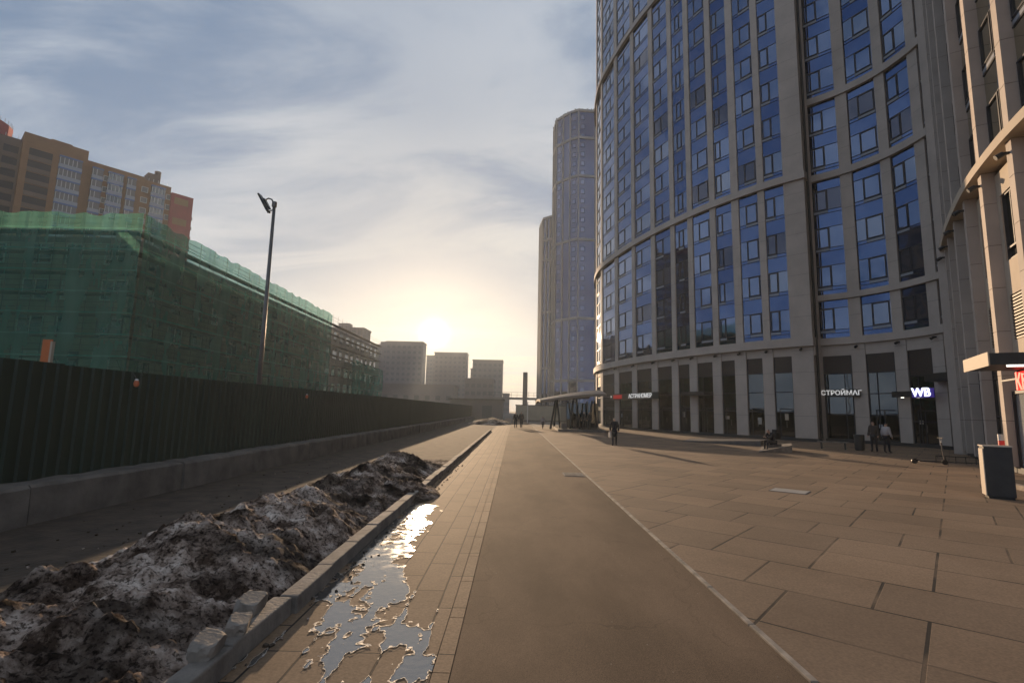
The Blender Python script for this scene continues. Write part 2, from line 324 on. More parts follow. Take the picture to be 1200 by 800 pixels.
def fence_mat():
    m = mat('fence_green', (0.020, 0.034, 0.022), 0.55, var=0.25, vscale=1.0, streak=(1, 1, 0.2))
fence_mat()
def net_mat():
    m = bpy.data.materials.new('green_net'); m.use_nodes = True; nt = m.node_tree; N = nt.nodes; L = nt.links; N.remove(N['Principled BSDF']); out = N['Material Output']
    tc = N.new('ShaderNodeTexCoord'); mp = N.new('ShaderNodeMapping'); L.new(tc.outputs['Object'], mp.inputs[0]); mp.inputs['Scale'].default_value = (1, 1, 0.12)
    nz = N.new('ShaderNodeTexNoise'); nz.inputs['Scale'].default_value = 1.1; nz.inputs['Detail'].default_value = 7; L.new(mp.outputs[0], nz.inputs[0])
    r = N.new('ShaderNodeValToRGB'); L.new(nz.outputs[0], r.inputs[0]); e = r.color_ramp.elements
    e[0].position = 0.3; e[0].color = (0.07, 0.21, 0.155, 1); e[1].position = 0.72; e[1].color = (0.15, 0.38, 0.29, 1)
    d = N.new('ShaderNodeBsdfDiffuse'); t = N.new('ShaderNodeBsdfTranslucent'); L.new(r.outputs[0], d.inputs[0]); L.new(r.outputs[0], t.inputs[0])
    a = N.new('ShaderNodeMixShader'); a.inputs[0].default_value = 0.5; L.new(d.outputs[0], a.inputs[1]); L.new(t.outputs[0], a.inputs[2])
    tr = N.new('ShaderNodeBsdfTransparent'); tr.inputs[0].default_value = (0.62, 0.90, 0.78, 1)
    sz = N.new('ShaderNodeSeparateXYZ'); L.new(tc.outputs['Object'], sz.inputs[0])
    w1 = N.new('ShaderNodeMath'); w1.operation = 'MODULO'; L.new(sz.outputs[2], w1.inputs[0]); w1.inputs[1].default_value = 1.87
    w2 = N.new('ShaderNodeMath'); w2.operation = 'LESS_THAN'; L.new(w1.outputs[0], w2.inputs[0]); w2.inputs[1].default_value = 0.13
    w3 = N.new('ShaderNodeMath'); w3.operation = 'MULTIPLY_ADD'; L.new(w2.outputs[0], w3.inputs[0]); w3.inputs[1].default_value = 0.25
    nz2 = N.new('ShaderNodeTexNoise'); nz2.inputs['Scale'].default_value = 0.35; nz2.inputs['Detail'].default_value = 4; L.new(tc.outputs['Object'], nz2.inputs[0])
    rp = N.new('ShaderNodeMapRange'); L.new(nz2.outputs[0], rp.inputs[0]); rp.inputs[1].default_value = 0.3; rp.inputs[2].default_value = 0.7; rp.inputs[3].default_value = 0.44; rp.inputs[4].default_value = 0.62
    mx = N.new('ShaderNodeMixShader'); L.new(rp.outputs[0], w3.inputs[2]); L.new(w3.outputs[0], mx.inputs[0]); L.new(tr.outputs[0], mx.inputs[1]); L.new(a.outputs[0], mx.inputs[2])
    L.new(mx.outputs[0], out.inputs[0]); MATS['green_net'] = m
net_mat()

# ------------------------------------------------------------------ helpers
class MB:
    def __init__(s): s.v = []; s.f = []; s.m = []; s.mats = []
    def mi(s, name):
        if name not in s.mats: s.mats.append(name)
        return s.mats.index(name)
    def face(s, pts, m):
        i = len(s.v); s.v += [tuple(p) for p in pts]; s.f.append(tuple(range(i, i+len(pts)))); s.m.append(s.mi(m)); return s
    def box(s, c, t, n, up, a, b, d, m):
        """box at corner-centre c with half sizes a, b, d along unit vectors t, n, up"""
        c = Vector(c); i = len(s.v)
        for sz in (-1, 1):
            for sx, sy in ((-1, -1), (1, -1), (1, 1), (-1, 1)):
                s.v.append(tuple(c + t*(sx*a) + n*(sy*b) + up*(sz*d)))
        fl = [(0, 1, 2, 3), (7, 6, 5, 4), (0, 4, 5, 1), (1, 5, 6, 2), (2, 6, 7, 3), (3, 7, 4, 0)]
        if t.cross(n).dot(up) > 0: fl = [f[::-1] for f in fl]
        s.f += [tuple(i+k for k in f) for f in fl]; s.m += [s.mi(m)]*6
        return s
    def bx(s, x0, x1, y0, y1, z0, z1, m):
        return s.box(((x0+x1)/2, (y0+y1)/2, (z0+z1)/2), X, Y, Z, abs(x1-x0)/2, abs(y1-y0)/2, abs(z1-z0)/2, m)
    def prism(s, poly, z0, z1, m, mtop=None):
        n = len(poly); i = len(s.v); k = s.mi(m)
        area = sum(poly[j][0]*poly[(j+1) % n][1]-poly[(j+1) % n][0]*poly[j][1] for j in range(n))
        if area < 0: poly = poly[::-1]
        s.v += [(p[0], p[1], z0) for p in poly] + [(p[0], p[1], z1) for p in poly]
        for j in range(n): s.f.append((i+j, i+(j+1) % n, i+n+(j+1) % n, i+n+j)); s.m.append(k)
        s.f.append(tuple(i+n+j for j in range(n))); s.m.append(s.mi(mtop or m))
        s.f.append(tuple(i+j for j in reversed(range(n)))); s.m.append(k)
        return s
    def tube(s, p, q, r, m, r2=None, seg=8, cap=True):
        p = Vector(p); q = Vector(q); r2 = r if r2 is None else r2; d = (q-p).normalized()
        a = d.orthogonal().normalized(); b = d.cross(a); i = len(s.v); k = s.mi(m)
        for c, rr in ((p, r), (q, r2)):
            for j in range(seg):
                t = 2*math.pi*j/seg; s.v.append(tuple(c + a*(rr*math.cos(t)) + b*(rr*math.sin(t))))
        for j in range(seg): s.f.append((i+j, i+(j+1) % seg, i+seg+(j+1) % seg, i+seg+j)); s.m.append(k)
        if cap:
            s.f.append(tuple(i+j for j in reversed(range(seg)))); s.m.append(k)
            s.f.append(tuple(i+seg+j for j in range(seg))); s.m.append(k)
        return s
    def mesh(s, name, off=(0, 0, 0)):
        me = bpy.data.meshes.new(name); o = Vector(off)
        me.from_pydata([tuple(Vector(v)-o) for v in s.v], [], s.f)
        for n in s.mats: me.materials.append(MATS[n])
        me.polygons.foreach_set('material_index', s.m); me.update()
        return me
    def obj(s, name, parent=None, label=None, kind=None, smooth=False, bevel=0.0):
        off = parent.get('_o', (0, 0, 0)) if parent else (0, 0, 0)
        me = s.mesh(name, off)
        if smooth: me.shade_smooth()
        o = bpy.data.objects.new(name, me); COL.objects.link(o)
        if parent: o.parent = parent; o['_o'] = tuple(off)
        if label: o['label'] = label
        if kind: o['kind'] = kind
        if bevel:
            b = o.modifiers.new('bevel', 'BEVEL'); b.width = bevel; b.segments = 2; b.limit_method = 'ANGLE'
        return o
X, Y, Z = Vector((1, 0, 0)), Vector((0, 1, 0)), Vector((0, 0, 1))
def thing(name, label, cat, loc=(0, 0, 0), group=None):
    o = bpy.data.objects.new(name, None); COL.objects.link(o); o.location = loc; o['_o'] = tuple(loc)
    o['label'] = label; o['category'] = cat
    if group: o['group'] = group
    return o
def tag(o, label, cat, group=None):
    o['label'] = label; o['category'] = cat
    if group: o['group'] = group
    return o
def put(me, name, parent, loc, rz=0.0, kind=None, abs_=True):
    o = bpy.data.objects.new(name, me); COL.objects.link(o); o.parent = parent
    off = Vector(parent.get('_o', (0, 0, 0))) if abs_ else Vector((0, 0, 0))
    o.location = Vector(loc)-off; o.rotation_euler = (0, 0, rz)
    if kind: o['kind'] = kind
    return o
def catmull(P, n=24):
    P = [Vector(p) for p in P]; P = [2*P[0]-P[1]] + P + [2*P[-1]-P[-2]]; o = []
    for i in range(1, len(P)-2):
        a, b, c, d = P[i-1:i+3]
        for k in range(n):
            t = k/n; o.append(.5*((2*b)+(c-a)*t+(2*a-5*b+4*c-d)*t*t+(3*b-a-3*c+d)*t**3))
    o.append(P[-2]); return o
class Curve:
    def __init__(s, P):
        s.p = catmull(P); s.s = [0.0]
        for a, b in zip(s.p, s.p[1:]): s.s.append(s.s[-1]+(b-a).length)
        s.L = s.s[-1]
    def at(s, t):
        t = max(0.0, min(s.L, t))
        for i in range(len(s.p)-1):
            if s.s[i+1] >= t:
                k = (t-s.s[i])/(s.s[i+1]-s.s[i]); return s.p[i].lerp(s.p[i+1], k)
        return s.p[-1].copy()
    def nrm(s, t):      # inward (into the building): left of travel for our facades
        a = s.at(t-0.2); b = s.at(t+0.2); d = (b-a).normalized(); return Vector((-d.y, d.x))
def v3(p, z=0.0): return Vector((p[0], p[1], z))

# ------------------------------------------------------------------ ground, path, plaza, kerbs
def sheet(name, x0, x1, y0, y1, z, m, nx=1, ny=1):
    mb = MB(); mb.face([(x0, y0, z), (x1, y0, z), (x1, y1, z), (x0, y1, z)], m); return mb.obj(name, kind='structure')
g = MB(); g.face([(-700, -250, 0), (700, -250, 0), (700, 800, 0), (-700, 800, 0)], 'ground_mat'); g.obj('ground', kind='structure')
sheet('plaza', 2.235, 60, -30, 62, 0.008, 'plaza_pavers')
sheet('path', -0.42, 2.16, -30, 140, 0.008, 'asphalt')
sheet('walkway', -2.0, -0.56, -30, 120, 0.008, 'walk_pavers')
sheet('dirt_strip', -7.9, -2.2, -30, 120, 0.006, 'dirt')
rk = random.Random(3)
k = MB(); y = -6.0
while y < 60:
    k.bx(2.168, 2.225, y, y+0.985, -0.05, 0.018+rk.uniform(0, .004), 'pale_strip'); y += 1.0
k.obj('path_kerb', kind='structure', bevel=0.006)
k = MB(); y = -6.0
while y < 60:
    k.bx(-0.552, -0.425, y, y+0.99, -0.05, 0.014, 'walk_pavers'); y += 1.0
k.obj('path_edging', kind='structure')
rk = random.Random(3)
k = MB(); y = -4.0
while y < 46:
    dx = rk.uniform(-.012, .012); tz = rk.uniform(-.008, .008)
    if 4.2 < y < 5.9: dx += -0.06*math.sin(y*2.0); tz += 0.012
    k.box((-2.09+dx, y+0.49, 0.055+tz), Vector((1, rk.uniform(-.02, .02), 0)).normalized(), Vector((rk.uniform(-.02, .02), 1, 0)).normalized(), Z, 0.085, 0.488, 0.105, 'kerb_stone'); y += 1.0
kb = k.obj('kerb', kind='structure', bevel=0.015)

# concrete blocks under the fence
YB = [0.9, 4.45, 8.05, 11.7]
while YB[-1] < 95: YB.append(YB[-1]+ (3.6 if YB[-1] < 60 else 7.2))
ordn = ['first', 'second', 'third', 'fourth', 'fifth', 'sixth', 'seventh', 'eighth', 'ninth', 'tenth', 'eleventh', 'twelfth', 'thirteenth', 'fourteenth', 'fifteenth', 'sixteenth', 'seventeenth', 'eighteenth', 'nineteenth', 'twentieth', 'twenty-first', 'twenty-second', 'twenty-third', 'twenty-fourth', 'twenty-fifth']
for i, (a, b) in enumerate(zip(YB[1:], YB[2:])):
    c = (a+b)/2; L = (b-a)/2-0.02; mb = MB(); n = 14; prof = [(-0.28, 0), (-0.28, 0.55), (-0.24, 0.6), (0.24, 0.6), (0.28, 0.55), (0.30, 0)]
    rows = []
    for j in range(n+1):
        yy = c-L+2*L*j/n; rr = [(px+rk.uniform(-.012, .012), yy, pz+(rk.uniform(-.018, .012) if pz > .5 else 0)) for px, pz in prof]; rows.append(rr)
    ox = -7.62+rk.uniform(-.03, .03)
    idx = len(mb.v)
    for rr in rows: mb.v += [(p[0]+ox, p[1], p[2]+0.004) for p in rr]
    P_ = len(prof); ki = mb.mi('concrete')
    for j in range(n):
        for q in range(P_-1):
            u0 = idx+j*P_+q; mb.f.append((u0, u0+1, u0+1+P_, u0+P_)); mb.m.append(ki)
    mb.f.append(tuple(idx+q for q in reversed(range(P_)))); mb.m.append(ki)
    mb.f.append(tuple(idx+n*P_+q for q in range(P_))); mb.m.append(ki)
    o = mb.obj('concrete_block')
    o.location = (0, 0, 0)
    tag(o, '%s grey concrete block from the left in the row under the fence' % ordn[i], 'concrete block', 'concrete blocks along the foot of the fence')

# corrugated fence
ft = thing('corrugated_fence', 'dark green corrugated metal fence standing behind the row of concrete blocks', 'fence', (-7.9, 0, 0))
def fence():
    xF = -7.93; zt = 2.52; ys = -3.0; n = 0
    while ys < 100:
        ye = min(ys+ (6.0), 100); mb = MB(); y = ys; pts = []
        while y < ye-1e-6:
            for dy, dx in ((0, 0), (0.10, 0), (0.125, 0.035), (0.225, 0.035)): pts.append((xF+dx, y+dy))
            y += 0.25
        pts.append((xF, ye)); top = zt + rk.uniform(-.01, .01)
        for a, b in zip(pts, pts[1:]): mb.face([(a[0], a[1], 0.35), (a[0], a[1], top), (b[0], b[1], top), (b[0], b[1], 0.35)], 'fence_green')
        mb.obj('sheet', ft); ys = ye
    r = MB()
    for z in (0.75, 2.1): r.bx(xF-0.06, xF-0.02, -3, 100, z, z+0.05, 'black_metal')
    r.obj('rail', ft)
    for i in range(34):
        y = -2+i*3.0; MB().bx(xF-0.12, xF-0.061, y, y+0.06, 0, 2.5, 'black_metal').obj('post', ft)
fence()
for yy, zz, lb in ((10.6, 2.28, 'orange warning lamp hanging near the top of the fence, the nearer and larger one'), (19.4, 2.24, 'small orange warning lamp on the fence, the farther one')):
    t = thing('warning_lamp', lb, 'lamp', (-7.86, yy, zz), 'warning lamps on the fence')
    mb = MB(); zs = [(-0.08, 0.012), (-0.068, 0.035), (-0.03, 0.05), (0.01, 0.048), (0.05, 0.036)]; seg = 12
    for (z0, r0), (z1, r1) in zip(zs, zs[1:]): mb.tube((-7.80, yy, zz+z0), (-7.80, yy, zz+z1), r0, 'lamp_orange', r1, 12)
    mb.obj('lens', t, smooth=False)
    MB().tube((-7.80, yy, zz+0.051), (-7.80, yy, zz+0.085), 0.04, 'white_paint', 0.022, 12).tube((-7.80, yy, zz+0.085), (-7.885, yy, zz+0.2), 0.007, 'black_metal').obj('cap', t)
# orange board behind the fence
bd = thing('board', 'upright rusty orange board rising behind the fence at the left', 'board', (-12.2, 13.4, 0))
MB().bx(-12.28, -12.06, 13.2, 13.26, 0, 3.45, 'rust_orange').obj('panel', bd); MB().bx(-12.055, -12.0, 13.18, 13.26, 0, 3.40, 'beige_and_lit_fascia').obj('edge_post', bd)

# ------------------------------------------------------------------ street lamp
lt = thing('street_lamp', 'tall grey street lamp with tilted flat head behind the fence', 'street lamp', (-8.40, 16.9, 0))
lx, ly, lz = -8.40, 16.9, 8.75
MB().tube((lx, ly, 0), (lx, ly, lz), 0.085, 'pole_grey', 0.05, 14).obj('pole', lt, smooth=True)
MB().tube((lx, ly, 0), (lx, ly, 0.4), 0.16, 'pole_grey', 0.16, 14).obj('base', lt)
arm = MB(); ap = [(lx, ly, lz-0.04), (lx-0.10, ly, lz+0.14), (lx-0.22, ly, lz+0.18), (lx-0.38, ly, lz+0.08)]
for a, b in zip(ap, ap[1:]): arm.tube(a, b, 0.025, 'pole_grey')
arm.tube((lx, ly, lz-0.20), (lx-0.22, ly, lz-0.34), 0.02, 'pole_grey'); arm.tube((lx, ly, lz-0.12), (lx, ly, lz+0.05), 0.085, 'pole_grey'); arm.obj('arm', lt)
hd = Vector((-0.50, 0, 0.86)).normalized(); hn = Vector((-0.86, 0, -0.50)).normalized()
MB().box((lx-0.36, ly, lz+0.0), hd, hn, Y, 0.36, 0.03, 0.13, 'black_metal').box(Vector((lx-0.32, ly, lz+0.0))-hn*0.045+hd*-0.05, hd, hn, Y, 0.2, 0.025, 0.09, 'black_metal').obj('lamp_head', lt, bevel=0.01)

# ------------------------------------------------------------------ curtain-wall towers on the right
FH = 3.375
_wcache = {}
def window_meshes(w, style, tall=False, glass='pane_glass'):
    key = (round(w, 2), style, tall, glass)
    if key in _wcache: return _wcache[key]
    fr = MB(); pn = MB(); si = MB()
    z0, z1 = 0.62, 2.28
    d = 0.03
    def bar(x0, x1, a, b, t=0.03): fr.box(((x0+x1)/2, -t/2-0.004, (a+b)/2), X, Y, Z, (x1-x0)/2, t/2, (b-a)/2, 'frame_dark')
    th = 0.05
    if style == 0: vx, sash = w*0.36, (w*0.36, w*0.94)
    elif style == 1: vx, sash = w*0.52, (w*0.04, w*0.50)
    elif style == 2: vx, sash = w*0.40, (w*0.08, w*0.42)
    else: vx, sash = w*0.30, (w*0.30, w*0.66)
    bar(0, w, z1, z1+th); bar(0, w, 0.30, 0.30+th*0.8)
    bar(vx-th/2, vx+th/2, z0, z1)
    if style == 3: bar(w*0.66, w*0.66+th, z0-0.3, z1)
    q = 0.075; s0, s1 = sash
    bar(s0, s0+q, z0, z1, 0.06); bar(s1-q, s1, z0, z1, 0.06); bar(s0+q, s1-q, z1-q, z1, 0.06); bar(s0+q, s1-q, z0, z0+q, 0.06)
    bar(0.0, w, z0-0.045, z0-0.001)
    y = -0.006
    for a, b in ((0.01, s0-0.005), (s0+q+0.002, s1-q-0.002), (s1+0.005, w-0.01)):
        if b-a > 0.05:
            za, zb = (z0+q+.002, z1-q-.002) if a > s0+0.01 and b < s1 else (z0+.002, z1-.002)
            t = random.uniform(-.004, .004)
            pn.face([(a, y-t, za), (b, y+t, za), (b, y+t*0.5, zb), (a, y-t*1.5, zb)], glass)
    si.box((s0*0.5+s1*0.5, -0.02, 0.46), X, Y, Z, (s1-s0)/2+0.03, 0.014, 0.085, 'sill_light')
    _wcache[key] = (fr.mesh('window'), pn.mesh('pane'), si.mesh('sill'))
    return _wcache[key]

def place_windows(bld, wins, limit=98):
    """wins: (dist, w, style, origin, angle, glass). Nearest seen ones are parts; the rest is one mesh"""
    wins.sort(key=lambda q: q[0])
    for (_, w, st, o, a, gl) in wins[:limit]:
        f, p, s = window_meshes(w, st, glass=gl)
        wo = put(f, 'window', bld, o, a)
        for me, nm in ((p, 'pane'), (s, 'sill')):
            c = bpy.data.objects.new(nm, me); COL.objects.link(c); c.parent = wo
    if len(wins) > limit:
        vs, fs, ms = [], [], []; mats = ['frame_dark', 'sill_light'] + sorted({q[5] for q in wins}); off = Vector(bld['_o'])
        for (_, w, st, o, a, gl) in wins[limit:]:
            Rm = Matrix.Rotation(a, 3, 'Z'); oo = Vector(o)-off
            for k, me in enumerate(window_meshes(w, st, glass=gl)):
                k = (0, mats.index(gl), 1)[k]
                b0 = len(vs); vs += [tuple(Rm @ v.co + oo) for v in me.vertices]
                for pl in me.polygons: fs.append(tuple(b0+i for i in pl.vertices)); ms.append(k)
        me = bpy.data.meshes.new('upper_windows'); me.from_pydata(vs, [], fs)
        for n_ in mats: me.materials.append(MATS[n_])
        me.polygons.foreach_set('material_index', ms); me.update()
        o = bpy.data.objects.new('upper_windows', me); COL.objects.link(o); o.parent = bld; o['kind'] = 'stuff'

def band(cv, s0, s1, z0, z1, out0, out1, m, step=0.8):
    """a curved band following the facade from s0 to s1, from out0 (outside +) to out1 (inside -)"""
    mb = MB(); n = max(1, int((s1-s0)/step)); k = mb.mi(m)
    for i in range(n+1):
        t = s0+(s1-s0)*i/n; p = cv.at(t); nn = cv.nrm(t)
        for o_, z in ((out0, z0), (out0, z1), (out1, z1), (out1, z0)): mb.v.append(tuple(v3(p-nn*o_, z)))
    for i in range(n):
        for q in range(4): a = i*4+q; b = i*4+(q+1) % 4; mb.f.append((a, b, b+4, a+4)); mb.m.append(k)
    mb.f.append((3, 2, 1, 0)); mb.m.append(k); mb.f.append((n*4, n*4+1, n*4+2, n*4+3)); mb.m.append(k)
    return mb

def panel_frame(cv, a, b, inset):
    """origin, tangent, normal(inward), width of a flat panel between arclengths a and b, set back by inset"""
    p = cv.at(a)+cv.nrm(a)*inset; q = cv.at(b)+cv.nrm(b)*inset; t = (q-p); w = t.length; t.normalize()
    return p, t, Vector((-t.y, t.x)), w

def pillar(bld, cv, a, b, z0, z1, depth, m='stone', joint=1.69, out=0.0, nm='pillar'):
    mb = MB(); p, t, n, w = panel_frame(cv, a, b, 0.0); c = p+t*(w/2)
    z = z0
    while z < z1-0.01:
        zt = min(z+joint, z1)
        mb.box(v3(c+n*(depth/2-out/2), (z+zt-0.018)/2), v3(t), v3(n), Z, w/2, depth/2+out/2, (zt-z-0.018)/2, m)
        z = zt
    mb.box(v3(c+n*(depth/2), (z0+z1)/2), v3(t), v3(n), Z, w/2-0.012, depth/2-0.012, (z1-z0)/2-0.01, 'stone_dark')
    return mb.obj(nm, bld)

def strip_glass(bld, cv, a, b, z0, z1, inset, m, nm='glass_strip'):
    p, t, n, w = panel_frame(cv, a, b, inset); mb = MB()
    mb.box(v3(p+t*(w/2)+n*0.04, (z0+z1)/2), v3(t), v3(n), Z, w/2, 0.04, (z1-z0)/2, m)
    return mb.obj(nm, bld), p, t, n, w

def shopfront(bld, cv, a, b, zt, style, inset=0.16, zb=0.22, lou=1.3, glass='shop_glass'):
    p, t, n, w = panel_frame(cv, a, b, inset); fr = MB(); ang = math.atan2(t.y, t.x)
    T = v3(t); N_ = v3(n)
    def bx(u0, u1, z0, z1, o, th, m, mb=fr): mb.box(v3(p+t*((u0+u1)/2)+n*(-o), (z0+z1)/2), T, N_, Z, (u1-u0)/2, th, (z1-z0)/2, m)
    f = 0.05
    bx(0, f, zb, zt, .03, .04, 'frame_dark'); bx(w-f, w, zb, zt, .03, .04, 'frame_dark')
    for z in ([zt-lou, zt-lou-1.55, zt-lou-3.1, zb]): bx(f, w-f, z, z+0.07, .03, .035, 'frame_dark')
    xs = [0.0, w]
    if style in (1, 2): xm = w*(0.72 if style == 1 else 0.33); bx(xm, xm+f, zb, zt-lou, .03, .036, 'frame_dark')
    if style == 2:
        bx(w*.5, w*.5+.05, zb, 2.5, .03, .037, 'frame_dark')
    dr = style == 2 or (style == 0 and w > 1.2)
    if dr:
        bx(w*.22, w*.22+.045, zb, 2.45, .03, .037, 'frame_dark'); bx(w*.22, w*.9, 2.42, 2.50, .035, .037, 'frame_dark'); bx(w*.56, w*.58, 1.0, 1.5, .075, .012, 'pole_grey')
    so = fr.obj('shopfront', bld)
    if wrand.random() < .55:
        u = wrand.uniform(.08, .6)*w; z_ = wrand.uniform(.9, 1.6); mb = MB(); bx(u, u+wrand.uniform(.2, .45), z_, z_+wrand.uniform(.25, .6), .02, .004, wrand.choice(('cover_light', 'sill_light', 'beige_and_lit_fascia')), mb); mb.obj('poster', so)
    mb = MB(); bx(0, w, zb, zt-lou, 0, .015, glass, mb); mb.obj('pane', so)
    mb = MB(); zz = zt-lou+.08
    while zz < zt: bx(f, w-f, zz, zz+0.07, .02, .02, 'louvre', mb); zz += 0.1
    bx(0, w, zt-lou+.07, zt, -.01, .012, 'louvre', mb); mb.obj('louvre', so)
    return so

def spotlight(bld, cv, s, z):
    p = cv.at(s)-cv.nrm(s)*0.16; n = cv.nrm(s)
    MB().tube(v3(p, z), v3(p-n*0.22, z-0.12), 0.09, 'black_metal', 0.10, 8).box(v3(p+n*0.08, z), v3(Vector((-n.y, n.x))), v3(n), Z, 0.05, 0.1, 0.04, 'black_metal').obj('spotlight', bld)

def core(bld, cv, inset, back, z1, m='core', nm='core_wall', s0=0.0, s1=None):
    s1 = cv.L if s1 is None else s1; n = 24
    poly = [tuple(cv.at(s0+(s1-s0)*i/n)+cv.nrm(s0+(s1-s0)*i/n)*inset) for i in range(n+1)] + back
    return MB().prism(poly, 0.0, z1, m, 'stone_dark').obj(nm, bld)

CAMP = Vector((0, 0, H)); wrand = random.Random(21)
def upper_bay(bld, cv, a, b, z0, z1, inset, style, wins, glass, pane):
    o, p, t, n, w = strip_glass(bld, cv, a, b, z0, z1, inset, glass)
    ang = math.atan2(t.y, t.x); k = int(round((z1-z0)/FH))
    h = (z1-z0)/k
    for i in range(k):
        z = z0+i*h; pos = v3(p, z+0.05)
        wins.append(((pos-CAMP).length + (1000 if z > 60 else 0), w, style, pos, ang, wrand.choice((pane,)*9+('pane_dark', 'pane_pale', 'pane_pale')) if pane == 'pane_glass' else pane))

# --- convex tower
T1 = Curve([(13.4, 82), (12.0, 77), (11.35, 72), (11.34, 67.5), (12.2, 62.3), (13.5, 57), (15.3, 51.8), (17.4, 47.2), (19.5, 43.7), (21.2, 41.4), (23.0, 39.5)])
# arclength of the nine pillars as seen
def s_near(cv, pt):
    best = min(range(len(cv.p)), key=lambda i: (cv.p[i]-Vector(pt)).length); return cv.s[best]
PT1 = [((12.12, 62.9), (12.4, 61.5)), ((13.16, 58.21), (13.47, 57.1)), ((14.34, 54.37), (14.74, 53.25)), ((15.53, 51.24), (15.93, 50.28)), ((16.52, 48.98), (16.98, 48.02)), ((17.77, 46.5), (18.29, 45.61)), ((18.95, 44.54), (19.6, 43.55)), ((20.36, 42.47), (20.95, 41.71)), ((21.83, 40.7), (22.92, 39.59))]
def s_of(cv, pt):
    pt = Vector(pt); best = (1e9, 0)
    for i in range(len(cv.p)-1):
        a, b = cv.p[i], cv.p[i+1]; t = max(0, min(1, (pt-a).dot(b-a)/(b-a).length_squared)); d = (a.lerp(b, t)-pt).length
        if d < best[0]: best = (d, cv.s[i]+t*(b-a).length)
    return best[1]
P1 = [(s_of(T1, a), s_of(T1, b)) for a, b in PT1]
P1 = [(P1[0][0]-10.4, P1[0][0]-9.0), (P1[0][0]-5.4, P1[0][0]-4.2)] + P1
b1 = thing('apartment_tower', 'tall rounded beige stone tower with blue glass bays, bulging towards the path', 'building', (22, 50, 0))
C1 = [(7.3, 8.0), (20.9, 21.5), (47.9, 48.5), (74.9, 75.5)]
def tower1():
    wins = []; cv = T1
    core(b1, cv, 0.75, [(24.0, 41.6), (42, 62), (36, 84), (16, 86)], 75.6)
    for zi, (c0, c1) in enumerate(C1): band(cv, 0, cv.L+0.0, c0, c1, 0.22 if zi else 0.3, -0.7, 'stone').obj('cornice', b1)
    band(cv, 0, cv.L, 6.6, 7.3, -0.10, -0.7, 'stone').obj('lintel_band', b1)
    band(cv, 0, cv.L, 0.0, 0.24, -0.05, -0.7, 'plinth').obj('plinth', b1)
    secs = [(0.24, 7.3)] + [(C1[i][1], C1[i+1][0]) for i in range(3)]
    edges = P1
    for i, (a, b) in enumerate(edges):
        for (z0, z1) in secs:
            sh = (.16*(b-a), .24*(b-a)) if z0 > 5 and i < len(edges)-1 else (0, .10*(b-a) if i < len(edges)-1 else 0)
            pillar(b1, cv, a+sh[0], b-sh[1], z0, z1, 0.6, out=0.0)
        if i > 1: spotlight(b1, cv, (a+b)/2, 7.12)
    styles = [3, 1, 3, 1, 2, 1, 3, 0, 2, 0, 1]
    bays = list(zip([0.3]+[e[1] for e in edges[:-1]], [e[0] for e in edges]))
    for i, (a, b) in enumerate(bays):
        wa = edges[i-1][1]-edges[i-1][0] if i else 0; wb = edges[i][1]-edges[i][0] if i < len(edges)-1 else 0
        for (z0, z1) in secs[1:]: upper_bay(b1, cv, a+.01-.24*wa, b-.01+.16*wb, z0+.01, z1-.01, 0.10, styles[i % len(styles)], wins, 'blue_glass', 'pane_glass')
        shopfront(b1, cv, a+.01-.10*wa, b-.01, 6.58, (0, 1, 0, 0, 0, 0, 2, 2, 0, 0)[i % 10] if i > 2 else 0)
    place_windows(b1, wins)
    for s0, s1, z, lb in ((edges[5][1]+.05, edges[6][0]-.05, 1.45, 'narrow dark red banner in the window'), (edges[8][1]+.05, edges[9][0]-.05, 1.55, 'red and white banner strip in the window')):
        p, t, n, w = panel_frame(cv, s0, s1, 0.30); mb = MB()
        mb.box(v3(p+t*(w/2), z), v3(t), v3(n), Z, w/2, .01, .16, 'red_banner')
        for dz in (-.09, .1): mb.box(v3(p+t*(w/2)-n*.012, z+dz), v3(t), v3(n), Z, w/2, .004, .018, 'white_paint')
        mb.obj('banner', b1, label=lb)
    # drain pipe and end return beside the big corner pillar
    MB().tube((23.35, 39.75, 0.2), (23.35, 39.75, 75), 0.06, 'black_metal').obj('drain_pipe', b1)
    MB().bx(23.05, 24.0, 40.4, 41.4, 0, 75.4, 'stone').obj('corner_return', b1)
tower1()

